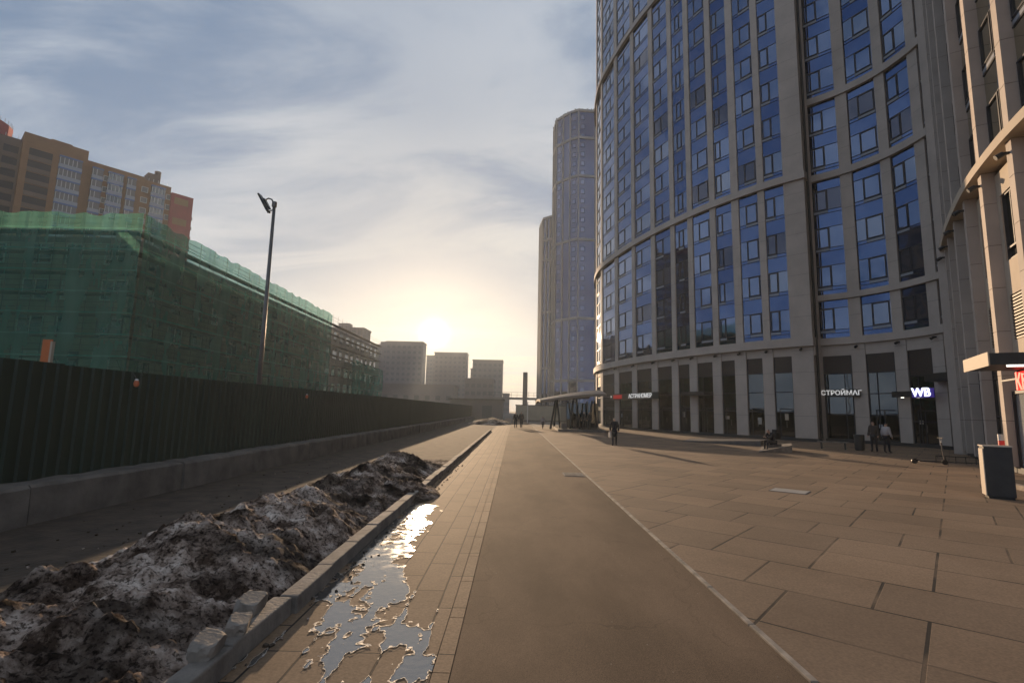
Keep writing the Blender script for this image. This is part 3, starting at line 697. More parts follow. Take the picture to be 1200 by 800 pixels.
# --- concave link
T2 = Curve([(23.9, 40.7), (25.6, 39.0), (26.9, 36.8), (27.5, 34.5), (27.6, 32.0), (27.2, 29.0)])
P2 = [(0.0, 0.32), (2.2, 3.2), (5.07, 5.98), (7.7, 8.68), (10.3, 11.2)]
b2 = thing('apartment_building', 'inward curving beige facade with wide blue windows linking the round tower and the right wing', 'building', (28, 36, 0))
def link():
    wins = []; cv = T2
    C = [(7.45, 8.0), (11.0, 11.45), (20.95, 21.5), (27.7, 28.25), (37.8, 38.4), (47.9, 48.5)]
    core(b2, cv, 0.75, [(33, 29), (42, 40), (40, 58), (27, 43)], 48.6)
    for (c0, c1) in C: band(cv, 0, cv.L, c0, c1, 0.18, -0.7, 'stone').obj('cornice', b2)
    band(cv, 0, cv.L, 6.6, 7.45, -0.06, -0.7, 'stone').obj('lintel_band', b2)
    band(cv, 0, cv.L, 0.0, 0.24, -0.05, -0.7, 'plinth').obj('plinth', b2)
    secs = [(0.24, 7.45)] + [(C[i][1], C[i+1][0]) for i in range(5)]
    for i, (a, b) in enumerate(P2):
        for (z0, z1) in secs: pillar(b2, cv, a+.06, b-(.10 if z0 > 5 else 0), z0, z1, 0.55)
        if i: spotlight(b2, cv, (a+b)/2, 7.25)
    for i, ((_, a), (b, _)) in enumerate(zip(P2, P2[1:])):
        for (z0, z1) in secs[1:]: upper_bay(b2, cv, a-.09, b+.05, z0+.01, z1-.01, 0.12, (1, 0, 1, 1)[i], wins, 'blue_glass', 'pane_glass')
        shopfront(b2, cv, a+.01, b-.01, 6.58, (1, 2, 2, 2)[i], lou=(1.4, 1.4, 1.8, 1.4)[i])
    place_windows(b2, wins)
link()

# --- near right wing
T3 = Curve([(24.9, 29.3), (22.25, 25.66), (19.5, 21.5), (17.84, 18.54), (16.6, 15.9), (15.6, 13.2), (14.95, 10.3), (14.6, 7.5)])
b3 = thing('residential_wing', 'near beige wing with deep sunlit fins and green-tinted windows at the right edge', 'building', (20, 20, 0))
S3 = [0.05, 2.45, 5.35, 8.35, 11.25, 14.25, 17.2, 20.2, 23.2]
def wing():
    wins = []; cv = T3; W_ = 0.42
    core(b3, cv, 0.95, [(20, 6.5), (40, 8), (42, 28), (28.2, 28.9)], 42.6)
    C = [(11.64, 12.0), (42.0, 42.6)]
    for (c0, c1) in C: band(cv, -0.0, cv.L, c0, c1, 0.2, -0.9, 'warm_wall' if c0 < 12 else 'stone').obj('cornice', b3)
    band(cv, 0, cv.L, 0, 0.22, -0.2, -0.9, 'plinth').obj('plinth', b3)
    secs = [(0.22, 11.64), (12.0, 42.0)]
    for i, s in enumerate(S3):
        for (z0, z1) in secs: pillar(b3, cv, s, s+W_, z0, z1, 0.46, nm='fin')
        if s < 19:
            spotlight(b3, cv, s+W_/2, 11.2)
    for i, (a, b) in enumerate(zip(S3, S3[1:])):
        a += W_+.01; b -= .01
        for (z0, z1) in secs[1:]: upper_bay(b3, cv, a, b, z0+.01, z1-.01, 0.40, 1, wins, 'green_glass', 'green_glass')
        # lower storeys: wall with a window, a louvre and the shop
        p, t, n, w = panel_frame(cv, a, b, 0.42); T = v3(t); N_ = v3(n)
        def bx(mb, u0, u1, z0, z1, o, th, m): mb.box(v3(p+t*((u0+u1)/2)-n*o, (z0+z1)/2), T, N_, Z, (u1-u0)/2, th, (z1-z0)/2, m)
        wl = MB(); u0, u1 = w*.12, w*.72
        for q in ((0, w, 9.9+.6, 11.44), (0, u0, 7.9, 10.5), (u1, w, 7.9, 10.5), (0, w, 6.6, 7.9), (0, u0, 4.9, 6.6), (u1, w, 4.9, 6.6), (0, w, 4.1, 4.9)): bx(wl, *q, -.1, .12, 'warm_wall')
        wl.obj('wall_panel', b3)
        wf = MB()
        for q in ((u0, u0+.07, 7.9, 10.5), (u1-.07, u1, 7.9, 10.5), (u0+.07, u1-.07, 7.9, 7.97), (u0+.07, u1-.07, 10.43, 10.5), (u0+.07, u1-.07, 8.35, 8.42), ((u0+u1)/2-.03, (u0+u1)/2+.03, 8.42, 10.43)): bx(wf, *q, -.08, .05, 'frame_dark')
        wo = wf.obj('window', b3); pn = MB(); bx(pn, u0, u1, 7.9, 10.5, -.14, .012, 'green_glass'); pn.obj('pane', wo)
        lv = MB(); z = 4.92
        while z < 6.55: bx(lv, u0, u1, z, z+.06, -.02, .05, 'louvre_bronze'); z += .12
        bx(lv, u0, u1, 4.9, 6.6, -.14, .012, 'louvre'); lv.obj('louvre', b3)
        if i != 4 and i != 5: shopfront(b3, cv, a, b, 4.08, 1, inset=0.42, lou=0.5, glass='green_glass')
    place_windows(b3, wins)
    MB().box((26.2, 30.1, 21.2), Vector((0.86, 0.5, 0)).normalized(), Vector((-.5, .86, 0)).normalized(), Z, 1.6, 0.3, 21.2, 'stone').obj('end_wall', b3)
    # lit shop bays near the frame edge
    for a, b in ((S3[4], S3[5]), (S3[5], S3[6])):
        p, t, n, w = panel_frame(cv, a+W_+.01, b-.01, 0.3); T = v3(t); N_ = v3(n)
        def bx(mb, u0, u1, z0, z1, o, th, m): mb.box(v3(p+t*((u0+u1)/2)-n*o, (z0+z1)/2), T, N_, Z, (u1-u0)/2, th, (z1-z0)/2, m)
        fr = MB()
        for q in ((0, .09, .05, 3.0), (w-.09, w, .05, 3.0), (.09, w-.09, 2.9, 3.0), (.09, w-.09, .05, .2), (w*.5, w*.5+.07, .2, 2.9)): bx(fr, *q, 0, .06, 'frame_dark')
        so = fr.obj('shop_frame', b3)
        pn = MB(); bx(pn, .09, w-.09, .2, 2.9, -.02, .006, 'clear_glass'); pn.obj('pane', so)
        iw = MB(); bx(iw, 0, w, 0.05, 4.08, -.6, .02, 'interior_wall'); iw.obj('interior_wall', so)
        ps = MB(); bx(ps, w*.12, w*.42, .5, 1.9, -.50, .01, 'red_banner'); bx(ps, w*.12, w*.42, 1.9, 2.15, -.50, .011, 'white_paint'); bx(ps, w*.6, w*.9, .4, 1.2, -.50, .01, 'red_banner'); ps.obj('poster', so)
m = mat('clear_glass', (0.8, 0.85, 0.85), 0.02)
m.node_tree.nodes['Principled BSDF'].inputs['Alpha'].default_value = 0.25
wing()

# entrance canopy on the wing
cp = thing('canopy', 'black flat entrance canopy, its sunlit edge coloured beige, above the shop at the right edge', 'canopy', (16, 16.5, 0))
def canopy():
    D = Vector((16.1, 18.5)); C = Vector((14.75, 16.05)); t = (C-D).normalized(); n = Vector((-t.y, t.x))
    mb = MB(); mb.prism([tuple(D), tuple(C), tuple(C+n*2.2), tuple(D+n*1.7)], 3.62, 3.98, 'black_metal'); mb.obj('roof_slab', cp)
    MB().box(v3((D+C)/2-n*.022, 3.80), v3(t), v3(n), Z, (C-D).length/2+.02, .02, .215, 'beige_and_lit_fascia').obj('fascia', cp)  # front edge coloured paler than the slab for the sun falling on it
    MB().box(v3(C+n*.9+t*-.25, 3.59), v3(n), v3(t), Z, .45, .05, .025, 'downlight').obj('strip_light', cp)
canopy()

# ------------------------------------------------------------------ signs
def text(parent, s, size, loc, rz, m, ext=0.02, nm='lettering', bold=0.0, sx=1.0):
    cu = bpy.data.curves.new(nm, 'FONT'); cu.body = s; cu.size = size; cu.extrude = ext; cu.offset = bold; cu.align_x = 'CENTER'; cu.align_y = 'CENTER'
    cu.materials.append(MATS[m]); o = bpy.data.objects.new(nm, cu); COL.objects.link(o); o.parent = parent
    o.location = Vector(loc)-Vector(parent.get('_o', (0, 0, 0))); o.rotation_euler = (R(90), 0, rz); o.scale = (sx, 1, 1)
    me = bpy.data.meshes.new_from_object(o.evaluated_get(bpy.context.evaluated_depsgraph_get())); me.name = nm
    q = bpy.data.objects.new(nm, me); COL.objects.link(q); q.parent = parent; q.location = o.location; q.rotation_euler = o.rotation_euler; q.scale = o.scale
    bpy.data.objects.remove(o); q.name = nm; return q
def wall_sign(name, label, cv, s0, s1, z0, z1, out, th=0.06, m='black_metal'):
    p, t, n, w = panel_frame(cv, s0, s1, -out); c = p+t*(w/2)
    o = thing(name, label, 'sign', tuple(v3(c, z0)))
    MB().box(v3(c, (z0+z1)/2), v3(t), v3(n), Z, w/2, th, (z1-z0)/2, m).obj('board', o)
    for u in (.1, .9): MB().box(v3(p+t*(w*u)+n*(th+out/2), (z0+z1)/2), v3(t), v3(n), Z, .03, out/2, .03, m).obj('bracket', o)
    return o, c, t, n, math.atan2(t.y, t.x), w
o, c, t, n, a, w = wall_sign('shop_sign', 'black sign board with white block lettering over the left shop of the curved recess', T2, 0.5, 2.75, 3.45, 4.0, .16)
text(o, 'СТРОЙМАГ', 0.48, v3(c-n*.09-t*.12, 3.72), a, 'white_sign', bold=.012)
o, c, t, n, a, w = wall_sign('shop_sign', 'dark canopy box sign with glowing white letters WB above a doorway', T2, 5.2, 7.9, 3.35, 3.75, .55, th=.12)
text(o, 'WB', 0.78, v3(c-n*.16+t*.85, 3.62), a, 'white_lit', bold=.022)
MB().box(v3(c-n*.125+t*.95, 3.60), v3(t), v3(n), Z, .75, .004, .30, 'blue_lit').obj('backboard', o)
for u in (-.6, .5): MB().tube(v3(c+t*u, 3.345), v3(c+t*u, 3.30), .09, 'downlight', .09, 12).obj('downlight', o)
cn = thing('canopy', 'black box canopy on the wall just right of the WB sign, slightly higher', 'canopy', (26.6, 32, 0))
p, t, n, w = panel_frame(T2, 8.0, 10.2, -0.45); MB().box(v3(p+t*(w/2), 4.55), v3(t), v3(n), Z, w/2, .42, .24, 'black_metal').obj('box', cn)
MB().box(v3(p+t*(w/2), 4.80), v3(t), v3(n), Z, w/2+.03, .45, .012, 'black_metal').obj('cover', cn)
# far sign on the round tower: red part and white part
sA = P1[3][0]-3.2; sB = P1[4][0]-0.3; sC = P1[5][0]-.2
o, c, t, n, a, w = wall_sign('shop_sign', 'dark shop sign with red and white lettering on the far pillars of the round tower', T1, P1[2][0]-.2, P1[4][1]+.6, 3.35, 4.05, .42)
ww = w
text(o, 'АСТРАНОМЕР', 0.62, v3(c-n*.09+t*(w*.16), 3.70), a, 'white_sign', bold=.012, sx=1.15)
text(o, '•', 0.9, v3(c-n*.09-t*(w*.47), 3.70), a, 'white_sign')
MB().box(v3(c-n*.066-t*(w*.32), 3.70), v3(t), v3(n), Z, w*.10, .005, .22, 'red_sign').obj('red_panel', o)
cn = thing('canopy', 'thin black canopy over a doorway of the round tower, left of the banner window', 'canopy', (17, 48, 0))
p, t, n, w = panel_frame(T1, P1[6][0]+.1, P1[7][0], -0.6); MB().box(v3(p+t*(w/2), 3.75), v3(t), v3(n), Z, w/2, .6, .16, 'black_metal').obj('slab', cn)
MB().box(v3(p+t*(w/2)-n*.61, 3.75), v3(t), v3(n), Z, w/2, .006, .10, 'louvre').obj('fascia', cn)
# red sign at the frame edge
sg = thing('shop_sign', 'glowing red letters under the canopy at the right edge', 'sign', (16.9, 17.3, 2.5))
p, t, n, w = panel_frame(T3, 12.2, 14.2, -0.25); MB().box(v3(p+t*(w/2)+n*.1, 3.35), v3(t), v3(n), Z, w/2, .03, .03, 'black_metal').obj('rail', sg)
text(sg, 'КБ', 0.75, v3(p+t*(w*1.08), 3.20), math.atan2(t.y, t.x), 'red_lit', ext=.04, bold=.03)

# ------------------------------------------------------------------ scaffolded building on the left
SX, SY = -33.2, 43.6; SZ = 18.2
bb = thing('unfinished_building', 'five storey pale building wrapped in scaffold and green netting on the left', 'building', (-45, 60, 0))
def unfinished():
    x1 = SX-1.9; y0 = SY+1.9
    MB().prism([(x1, y0), (x1, 132), (-95, 132), (-95, y0)], 0, 16.2, 'bare_wall', 'concrete').obj('wall', bb)
    MB().prism([(x1-.4, y0+.4), (x1-.4, 131), (-94, 131), (-94, y0+.4)], 16.2, 16.9, 'concrete').obj('parapet', bb)
    fr = {}
    def wm(w, st):
        if (w, st) in fr: return fr[(w, st)]
        mb = MB(); t = .1
        for q in ((0, t, 0, 1.9), (w-t, w, 0, 1.9), (t, w-t, 0, t), (t, w-t, 1.9-t, 1.9), (w/2-.04, w/2+.04, t, 1.9-t)): mb.bx(q[0], q[1], -.06, 0.04, q[2], q[3], 'window_white' if st else 'frame_dark')
        pn = MB(); pn.bx(t, w-t, -.03, -.02, t, 1.9-t, 'shop_glass' if st < 2 else 'bag_white'); fr[(w, st)] = (mb.mesh('window'), pn.mesh('pane')); return fr[(w, st)]
    L = []
    rr = random.Random(5)
    for k in range(5):
        z = 1.0+k*3.3
        for j in range(14): L.append((0, (x1-2.6-j*3.6, y0-.01, z), 0.0, rr.choice((1.6, 2.4)), rr.choice((0, 1, 2, 1))))
        for j in range(23): L.append((1, (x1+.01, y0+2.0+j*3.6, z), math.pi/2, rr.choice((1.5, 1.5, 2.2)), rr.choice((0, 0, 1))))
    L.sort(key=lambda q: (Vector(q[1])-CAMP).length)
    for q in L[:96]:
        a, b = wm(q[3], q[4]); wo = put(a, 'window', bb, q[1], q[2]); c = bpy.data.objects.new('pane', b); COL.objects.link(c); c.parent = wo
    mb = MB()
    for q in L[96:]:
        (x, y, z) = q[1]
        if q[0]: mb.bx(x, x+.05, y, y+q[3], z, z+1.9, 'shop_glass')
        else: mb.bx(x, x+q[3], y-.05, y, z, z+1.9, 'shop_glass')
    o = mb.obj('far_windows', bb, kind='stuff')
unfinished()
sf = thing('scaffold', 'steel scaffold hung with green safety netting round the building on the left', 'scaffold', (SX, SY, 0))
def scaffold():
    lift = 1.87; nl = 9; top = SZ
    pole = MB().tube((0, 0, 0), (0, 0, top+.25), .03, 'scaffold_steel', seg=6).mesh('standard')
    for j in range(20):
        for dy in (0, 1.1): put(pole, 'standard', sf, (SX-.1-j*2.5, SY+.05+dy, 0))
    for j in range(29): put(pole, 'standard', sf, (SX-.1, SY+1.2+j*2.5, 0))
    for k in range(1, nl+1):
        z = k*lift
        MB().bx(SX-50, SX-.05, SY+.15, SY+1.1, z-.10, z-.02, 'deck_wood').bx(SX-1.15, SX-.15, SY+1.1, SY+84, z-.10, z-.02, 'deck_wood').obj('deck', sf)
        for dz in (.55, 1.05):
            if z+dz < top+.2: MB().tube((SX-50, SY+.08, z+dz), (SX, SY+.08, z+dz), .022, 'scaffold_steel', seg=5).tube((SX-.08, SY, z+dz), (SX-.08, SY+84, z+dz), .022, 'scaffold_steel', seg=5).obj('guard_rail', sf)
    for k in range(nl):   # stacked end frames at the corner
        z = k*lift; MB().tube((SX+.02, SY+.02, z), (SX-.9, SY-.02, z+lift), .02, 'scaffold_steel', seg=5).obj('brace', sf)
    # nets
    def net(p0, p1, nrm, nm, z_of, seed, seg=.3, zs=9):
        mb = MB(); p0 = Vector(p0); p1 = Vector(p1); L = (p1-p0).length; n = int(L/seg); t = (p1-p0)/L; nn = Vector(nrm); k = mb.mi('green_net')
        for i in range(n+1):
            s = L*i/n; p = p0+t*s; ph = abs(math.sin(math.pi*s/2.5)); ztop = z_of(s)-0.35*ph*(0.6+.4*math.sin(s*.7+seed))
            for j in range(zs+1):
                z = ztop*j/zs; o = .26+.10*noise.noise(Vector((s*.9, z*.25, seed)))+.06*ph+.05*math.sin(s*5+z)
                mb.v.append(tuple(v3(p+nn*o, z)))
        for i in range(n):
            for j in range(zs): a = i*(zs+1)+j; mb.f.append((a, a+zs+1, a+zs+2, a+1)); mb.m.append(k)
        o = mb.obj(nm, sf, smooth=True); return o
    net((SX-50, SY-.04), (SX+.28, SY-.04), (0, -1), 'safety_net', lambda s: top+.15, 1.0)
    net((SX+.04, SY), (SX+.04, SY+47), (1, 0), 'safety_net', lambda s: top+.15-.004*s, 5.0)
    net((SX+.04, SY+60), (SX+.04, SY+84), (1, 0), 'safety_net', lambda s: 11.5-.02*s, 9.0)
scaffold()

# ------------------------------------------------------------------ orange apartment block behind it
ob = thing('apartment_block', 'long orange and brown brick high-rise with balconies behind the netted building', 'building', (-108, 128, 0))
def orange():
    A = Vector((-120.5, 112.6)); B = Vector((-95.2, 142.9)); t = (B-A).normalized(); n = Vector((-t.y, t.x)); L = (B-A).length; Tz = 62.0; fh = 2.95
    A = A - t*12; L += 12
    T = v3(t); N_ = v3(n)
    def bx(mb, s0, s1, o0, o1, z0, z1, m): mb.box(v3(A+t*((s0+s1)/2)+n*((o0+o1)/2), (z0+z1)/2), T, N_, Z, (s1-s0)/2, abs(o1-o0)/2, (z1-z0)/2, m)
    secs = [(0, 15, 'brown_brick', 63.0, 0), (15, 27, 'orange_brick', 64.5, 2.2), (27, 39.5, 'orange_brick', 62.6, .9), (39.5, 46, 'orange_brick', 62.2, .3), (46, L, 'red_brick', 60.5, 1.3)]
    for i, (a, b, m, z, o) in enumerate(secs):
        mb = MB(); bx(mb, a, b-.01, -o, 16, 0, z, m); mb.obj('wall_section', ob)
    mb = MB(); bx(mb, 40.5, 43.5, 1, 5, 62.2, 65.0, 'brown_brick'); mb.tube(v3(A+t*43+n*2, 62), v3(A+t*43+n*2, 66.3), .7, 'brown_brick', .8, 10); mb.obj('chimney', ob)
    mb = MB(); bx(mb, 20, 24, 0, 3, 64.5, 65.6, 'orange_brick'); mb.obj('roof_step', ob)
    mb = MB(); s = 0
    while s < L:
        z = 64.5 if 15 < s < 27 else (63 if s < 15 else 62.3)
        if not 46 < s: mb.tube(v3(A+t*s+n*.3, z), v3(A+t*s+n*.3, z+.9), .05, 'window_white', seg=4)
        s += 1.1
    mb.obj('roof_rail', ob)
    # loggia and balcony stacks
    nb = 0
    bal = MB(); 
    for (a, b, o, kinds) in ((16.2, 20.4, 2.2, 0), (21.6, 26, 2.2, 1), (28.2, 30.5, .9, 1), (31.5, 34.8, .9, 2), (35.6, 37.6, .9, 1), (41.2, 44.6, .3, 2), (8, 11, 0, 1), (12, 14.6, 0, 0)):
        for k in range(11):
            z = 58.2-k*fh; mb = MB()
            if kinds == 0:
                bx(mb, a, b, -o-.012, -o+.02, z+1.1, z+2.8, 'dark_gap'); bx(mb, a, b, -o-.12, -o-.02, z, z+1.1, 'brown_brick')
            else:
                bx(mb, a, b, -o-.9, -o-.02, z, z+.85, 'balcony_pale'); bx(mb, a+.05, b-.05, -o-.82, -o-.03, z+.85, z+2.55, 'far_window' if kinds == 1 else 'shop_glass')
                for q in range(int((b-a)/.8)): bx(mb, a+.1+q*.8, a+.2+q*.8, -o-.88, -o-.8, z+.86, z+2.5, 'window_white')
                bx(mb, a, b, -o-.92, -o-.02, z+2.56, z+2.93, 'balcony_blue')
            mb.obj('balcony', ob); nb += 1
    wm = MB().bx(0, 1.5, -.06, 0, 0, 1.5, 'window_white').mesh('window'); pn = MB().bx(.1, 1.4, -.075, -.061, .1, 1.4, 'far_window').mesh('pane'); ang = math.atan2(t.y, t.x)
    for s, o in ((1.5, 0), (5, 0), (30.7, .9), (39, .9), (45, .3)):
        for k in range(11):
            wo = put(wm, 'window', ob, v3(A+t*s-n*(o+.01), 58.4-k*fh), ang); c = bpy.data.objects.new('pane', pn); COL.objects.link(c); c.parent = wo
    for k in range(4):
        mb = MB(); bx(mb, 46.8, L-1.2, -1.33, -1.302, 57.5-k*5.9, 59.4-k*5.9, 'orange_brick'); mb.obj('brick_band', ob)
    mb = MB()
    for k in range(12): bx(mb, L-.2, L+1.2, 2, 6, 55-k*fh, 55.9-k*fh, 'grey_panel')
    mb.obj('end_balconies', ob)
orange()
rt = thing('apartment_block', 'rounded red brick tower corner at the far left edge of the view', 'building', (-131, 114, 0))
pl = [(-131+7.5*math.cos(a*math.pi/10), 114+7.5*math.sin(a*math.pi/10)) for a in range(20)]
MB().prism(pl, 0, 67.5, 'red_brick').obj('wall', rt)
for k in range(10):
    q = [(-131+7.6*math.cos(a*math.pi/10), 114+7.6*math.sin(a*math.pi/10)) for a in range(20)]
    MB().prism(q, 60.5-k*5.9, 61.9-k*5.9, 'orange_brick').obj('brick_band', rt)
mb = MB()
for a in range(40): x, y = -131+7.3*math.cos(a*math.pi/20), 114+7.3*math.sin(a*math.pi/20); mb.tube((x, y, 67.4), (x, y, 68.6), .06, 'window_white', seg=4)
mb.obj('roof_rail', rt)

# ------------------------------------------------------------------ far second tower
def gridded(bld, faces, z0, z1, fh, m_glass, ncol, wins_limit=95, wood=False):
    """faces: list of (p, q) ground points, outward normal to the right of travel; adds windows as parts"""
    L = []
    for fi, (p, q, nc) in enumerate(faces):
        p = Vector(p); q = Vector(q); t = (q-p).normalized(); W_ = (q-p).length; nn = Vector((t.y, -t.x)); a = math.atan2(t.y, t.x)
        for c in range(nc):
            z = z0
            while z+fh < z1:
                s = W_*(c+.5)/nc; L.append((z, v3(p+t*(s-.9)+nn*.02, z+.8), a)); z += fh
    return L
ft2 = thing('glass_tower', 'distant slim blue glass high-rise standing behind the round tower', 'building', (21, 178, 0))
def tower2():
    P = [(12.5, 181), (13.1, 174.5), (17.5, 169.5), (20.2, 167.8), (26, 168.5), (31, 173.5), (33, 182), (30, 196), (14, 196)]
    H2 = 106.0
    MB().prism(P, 0, H2, 'far_glass', 'roof_dirt_green').obj('glass_body', ft2)
    c = Vector((22, 182))
    for z in (3.5, 11.5, 32, 59, 81.5, 95.5, 105.6):
        q = [tuple(c+(Vector(p)-c)*1.025) for p in P]; MB().prism(q, z, z+.8, 'far_stone').obj('ring_band', ft2)
    for (p, q) in zip(P[:7], P[1:7]):
        p = Vector(p); q = Vector(q); t = (q-p).normalized(); n = Vector((-t.y, t.x)); W_ = (q-p).length
        k = max(1, int(round(W_/4.2)))
        for j in range(k+1 if q == Vector(P[6]) else k):
            o = p+t*(W_*j/k); MB().box(v3(o, H2/2), v3(t), v3(n), Z, .20, .25, H2/2-.1, 'far_stone').obj('pillar', ft2)
    fr = MB().bx(0, 1.5, -.08, 0, 0, 1.7, 'frame_dark').mesh('window'); pn = MB().bx(.14, 1.36, -.10, -.081, .14, 1.56, 'pane_glass').mesh('pane')
    rr = random.Random(2)
    L = []
    for (p, q) in zip(P[1:6], P[2:6]):
        p = Vector(p); q = Vector(q); t = (q-p).normalized(); n = Vector((-t.y, t.x)); W_ = (q-p).length; k = max(1, int(round(W_/3.2)))
        # facade outward is to the right of travel (towards the camera)
        o_ = Vector((t.y, -t.x))
        for j in range(k):
            if W_/k < 1.8 or j % 2: continue
            for f in range(30):
                z = 4.6+f*3.375
                L.append((v3(p+t*(W_*(j+.5)/k-.75)+o_*.02, z), math.atan2(t.y, t.x)))
    rr.shuffle(L)
    L.sort(key=lambda q: q[0][2])
    for pos, a in L[:96]:
        wo = put(fr, 'window', ft2, pos, a); cc = bpy.data.objects.new('pane', pn); COL.objects.link(cc); cc.parent = wo
    mb = MB()
    for pos, a in L[96:]:
        t = Vector((math.cos(a), math.sin(a), 0)); n = Vector((-t.y, t.x, 0)); mb.box(pos+t*.75-n*.02+Z*.85, t, n, Z, .75, .05, .85, 'frame_dark'); mb.box(pos+t*.75-n*.08+Z*.85, t, n, Z, .6, .02, .7, 'pane_glass')
    mb.obj('upper_windows', ft2, kind='stuff')
    mb = MB()
    for i in range(60):
        a = rr.random(); e = rr.randrange(6); p = Vector(P[e]).lerp(Vector(P[e+1]), a); h = rr.uniform(.5, 1.0)
        mb.tube(v3(p, H2+.3), v3(p+Vector((rr.uniform(-.3, .3), rr.uniform(-.3, .3))), H2+h), .35, 'roof_dirt_green', .12, 5)
    mb.obj('roof_shrubs', ft2)
tower2()
lw = thing('apartment_block', 'lower pale block with close vertical ribs, left of the distant glass tower', 'building', (12, 198, 0))
P = [(9.6, 212), (8.7, 200), (9.6, 191.5), (13.5, 188), (20, 190), (20, 212)]
MB().prism(P, 0, 75.5, 'far_glass', 'stone').obj('glass_body', lw)
for z in (5, 17, 38, 58, 66, 74.9): MB().prism([tuple(Vector((14, 200))+(Vector(p)-Vector((14, 200)))*1.04) for p in P], z, z+.8, 'far_stone').obj('ring_band', lw)
for (p, q) in zip(P[:4], P[1:4]):
    p = Vector(p); q = Vector(q); k = int((q-p).length/1.5); t = (q-p).normalized(); n = Vector((-t.y, t.x))
    for j in range(k+1):
        o = p.lerp(q, j/k); MB().box(v3(o, 37.5), v3(t), v3(n), Z, .28, .35, 37.3, 'far_stone').obj('rib', lw)

# ------------------------------------------------------------------ far blocks towards the sun
def block(x0, x1, y, dep, h, label, seed, step=None, cols=6, roofbox=True, wx=1.6):
    rr = random.Random(seed); o = thing('apartment_block', label, 'building', ((x0+x1)/2, y+dep/2, 0))
    MB().bx(x0, x1, y, y+dep, 0, h, 'far_wall').obj('wall', o)
    MB().bx(x0-.25, x1+.25, y-.25, y+dep+.25, h, h+.7, 'far_wall').obj('parapet', o)
    if roofbox: a = x0+(x1-x0)*rr.uniform(.2, .5); MB().bx(a, a+(x1-x0)*.3, y+3, y+dep-3, h+.7, h+2.8, 'far_wall').obj('roof_house', o)
    fr = MB().bx(0, wx, -.08, 0, 0, 1.5, 'far_window').mesh('window'); n = int(h/3.2); cols = min(cols, max(2, 90//n)); k = 0
    for f in range(n):
        for c in range(cols):
            put(fr, 'window', o, (x0+(x1-x0)*(c+.5)/cols-wx/2, y-.002, 1.3+f*3.2))
    fs = MB().bx(0, .08, 0, wx, 0, 1.5, 'far_window').mesh('window')
    return o
block(-74.5, -60, 200, 10, 32, 'hazy grey slab block just right of the scaffolded building', 1, cols=6)
block(-98, -78, 330, 14, 41.5, 'hazy low tower between the grey slab and the tallest hazy block', 2, cols=5)
block(-76.2, -54.6, 300, 12, 39.8, 'tallest hazy block left of the sun with a sloping roof edge', 3, cols=7, roofbox=False)
block(-73, -62.5, 420, 20, 44.2, 'thin hazy block directly below the sun', 4, cols=4, roofbox=False)
block(-57, -34.4, 360, 14, 40.4, 'wide hazy block just right of the sun', 5, cols=7, roofbox=False)
block(-33.0, -27, 380, 22, 31.0, 'low hazy link block in the gap right of the sun', 6, cols=3, roofbox=False)
block(-25, -7.5, 300, 14, 30.0, 'square hazy block left of the concrete pylon', 7, cols=6, roofbox=False)
block(-6.9, -3.2, 295, 20, 10.6, 'small low hazy building at the end of the footbridge', 8, cols=2, roofbox=False)
block(-62, -20, 170, 12, 9.0, 'long low hazy hall beyond the fence end', 9, cols=12, roofbox=False)
block(-21, -9, 215, 12, 14.0, 'hazy mid-rise block standing before the square block', 10, cols=5, roofbox=False)

# footbridge, pylon, wall and pavilion in the distance
fb = thing('footbridge', 'thin elevated footbridge crossing behind the concrete pylon', 'bridge', (3, 150, 0))
MB().bx(-9, 12, 149, 152, 4.9, 5.5, 'far_wall').obj('deck', fb)
mb = MB()
for z in (6.1, 6.9): mb.bx(-9, 12, 149.0, 149.08, z, z+.07, 'pole_grey')
for i in range(14): mb.bx(-9+i*1.6, -8.93+i*1.6, 149.0, 149.06, 5.5, 6.9, 'pole_grey')
mb.obj('railing', fb)
for x in (-8, 6.0): MB().bx(x, x+.9, 150, 151, 0, 4.9, 'far_wall').obj('pier', fb)
py = thing('pylon', 'tall plain concrete pylon rising at the end of the path', 'pylon', (1.9, 100, 0))
MB().bx(1.5, 2.4, 99.6, 100.5, 0.25, 9.2, 'far_wall').obj('shaft', py, bevel=.1); MB().bx(1.3, 2.6, 99.4, 100.7, 0, .3, 'concrete').obj('base', py)
wp = thing('post', 'thin white post in front of the concrete pylon', 'post', (1.6, 78, 0))
MB().tube((1.95, 78, 0), (1.95, 78, 3.1), .07, 'white_paint').obj('shaft', wp); MB().tube((1.95, 78, 3.1), (1.95, 78, 3.16), .10, 'white_paint').obj('cap', wp)
bw = thing('boundary_wall', 'beige wall closing the view beside the pylon', 'wall', (5, 92, 0))
MB().bx(0.2, 12.5, 92, 92.4, 0.2, 2.75, 'bare_wall').obj('panel', bw); MB().bx(.1, 12.6, 91.93, 92.47, 2.75, 2.85, 'concrete').obj('coping', bw); MB().bx(.1, 12.6, 91.9, 92.47, 0, .2, 'concrete').obj('footing', bw)
bs = thing('service_building', 'low grey shed at the far end of the walkway', 'building', (-8, 98, 0))
MB().bx(-12, -2.2, 96, 104, 0, 3.6, 'far_wall').obj('wall', bs); MB().bx(-12.3, -1.9, 95.7, 104.3, 3.6, 3.85, 'concrete').obj('roof', bs); MB().bx(-6, -4.2, 95.93, 95.99, 0, 2.6, 'far_window').obj('door', bs)

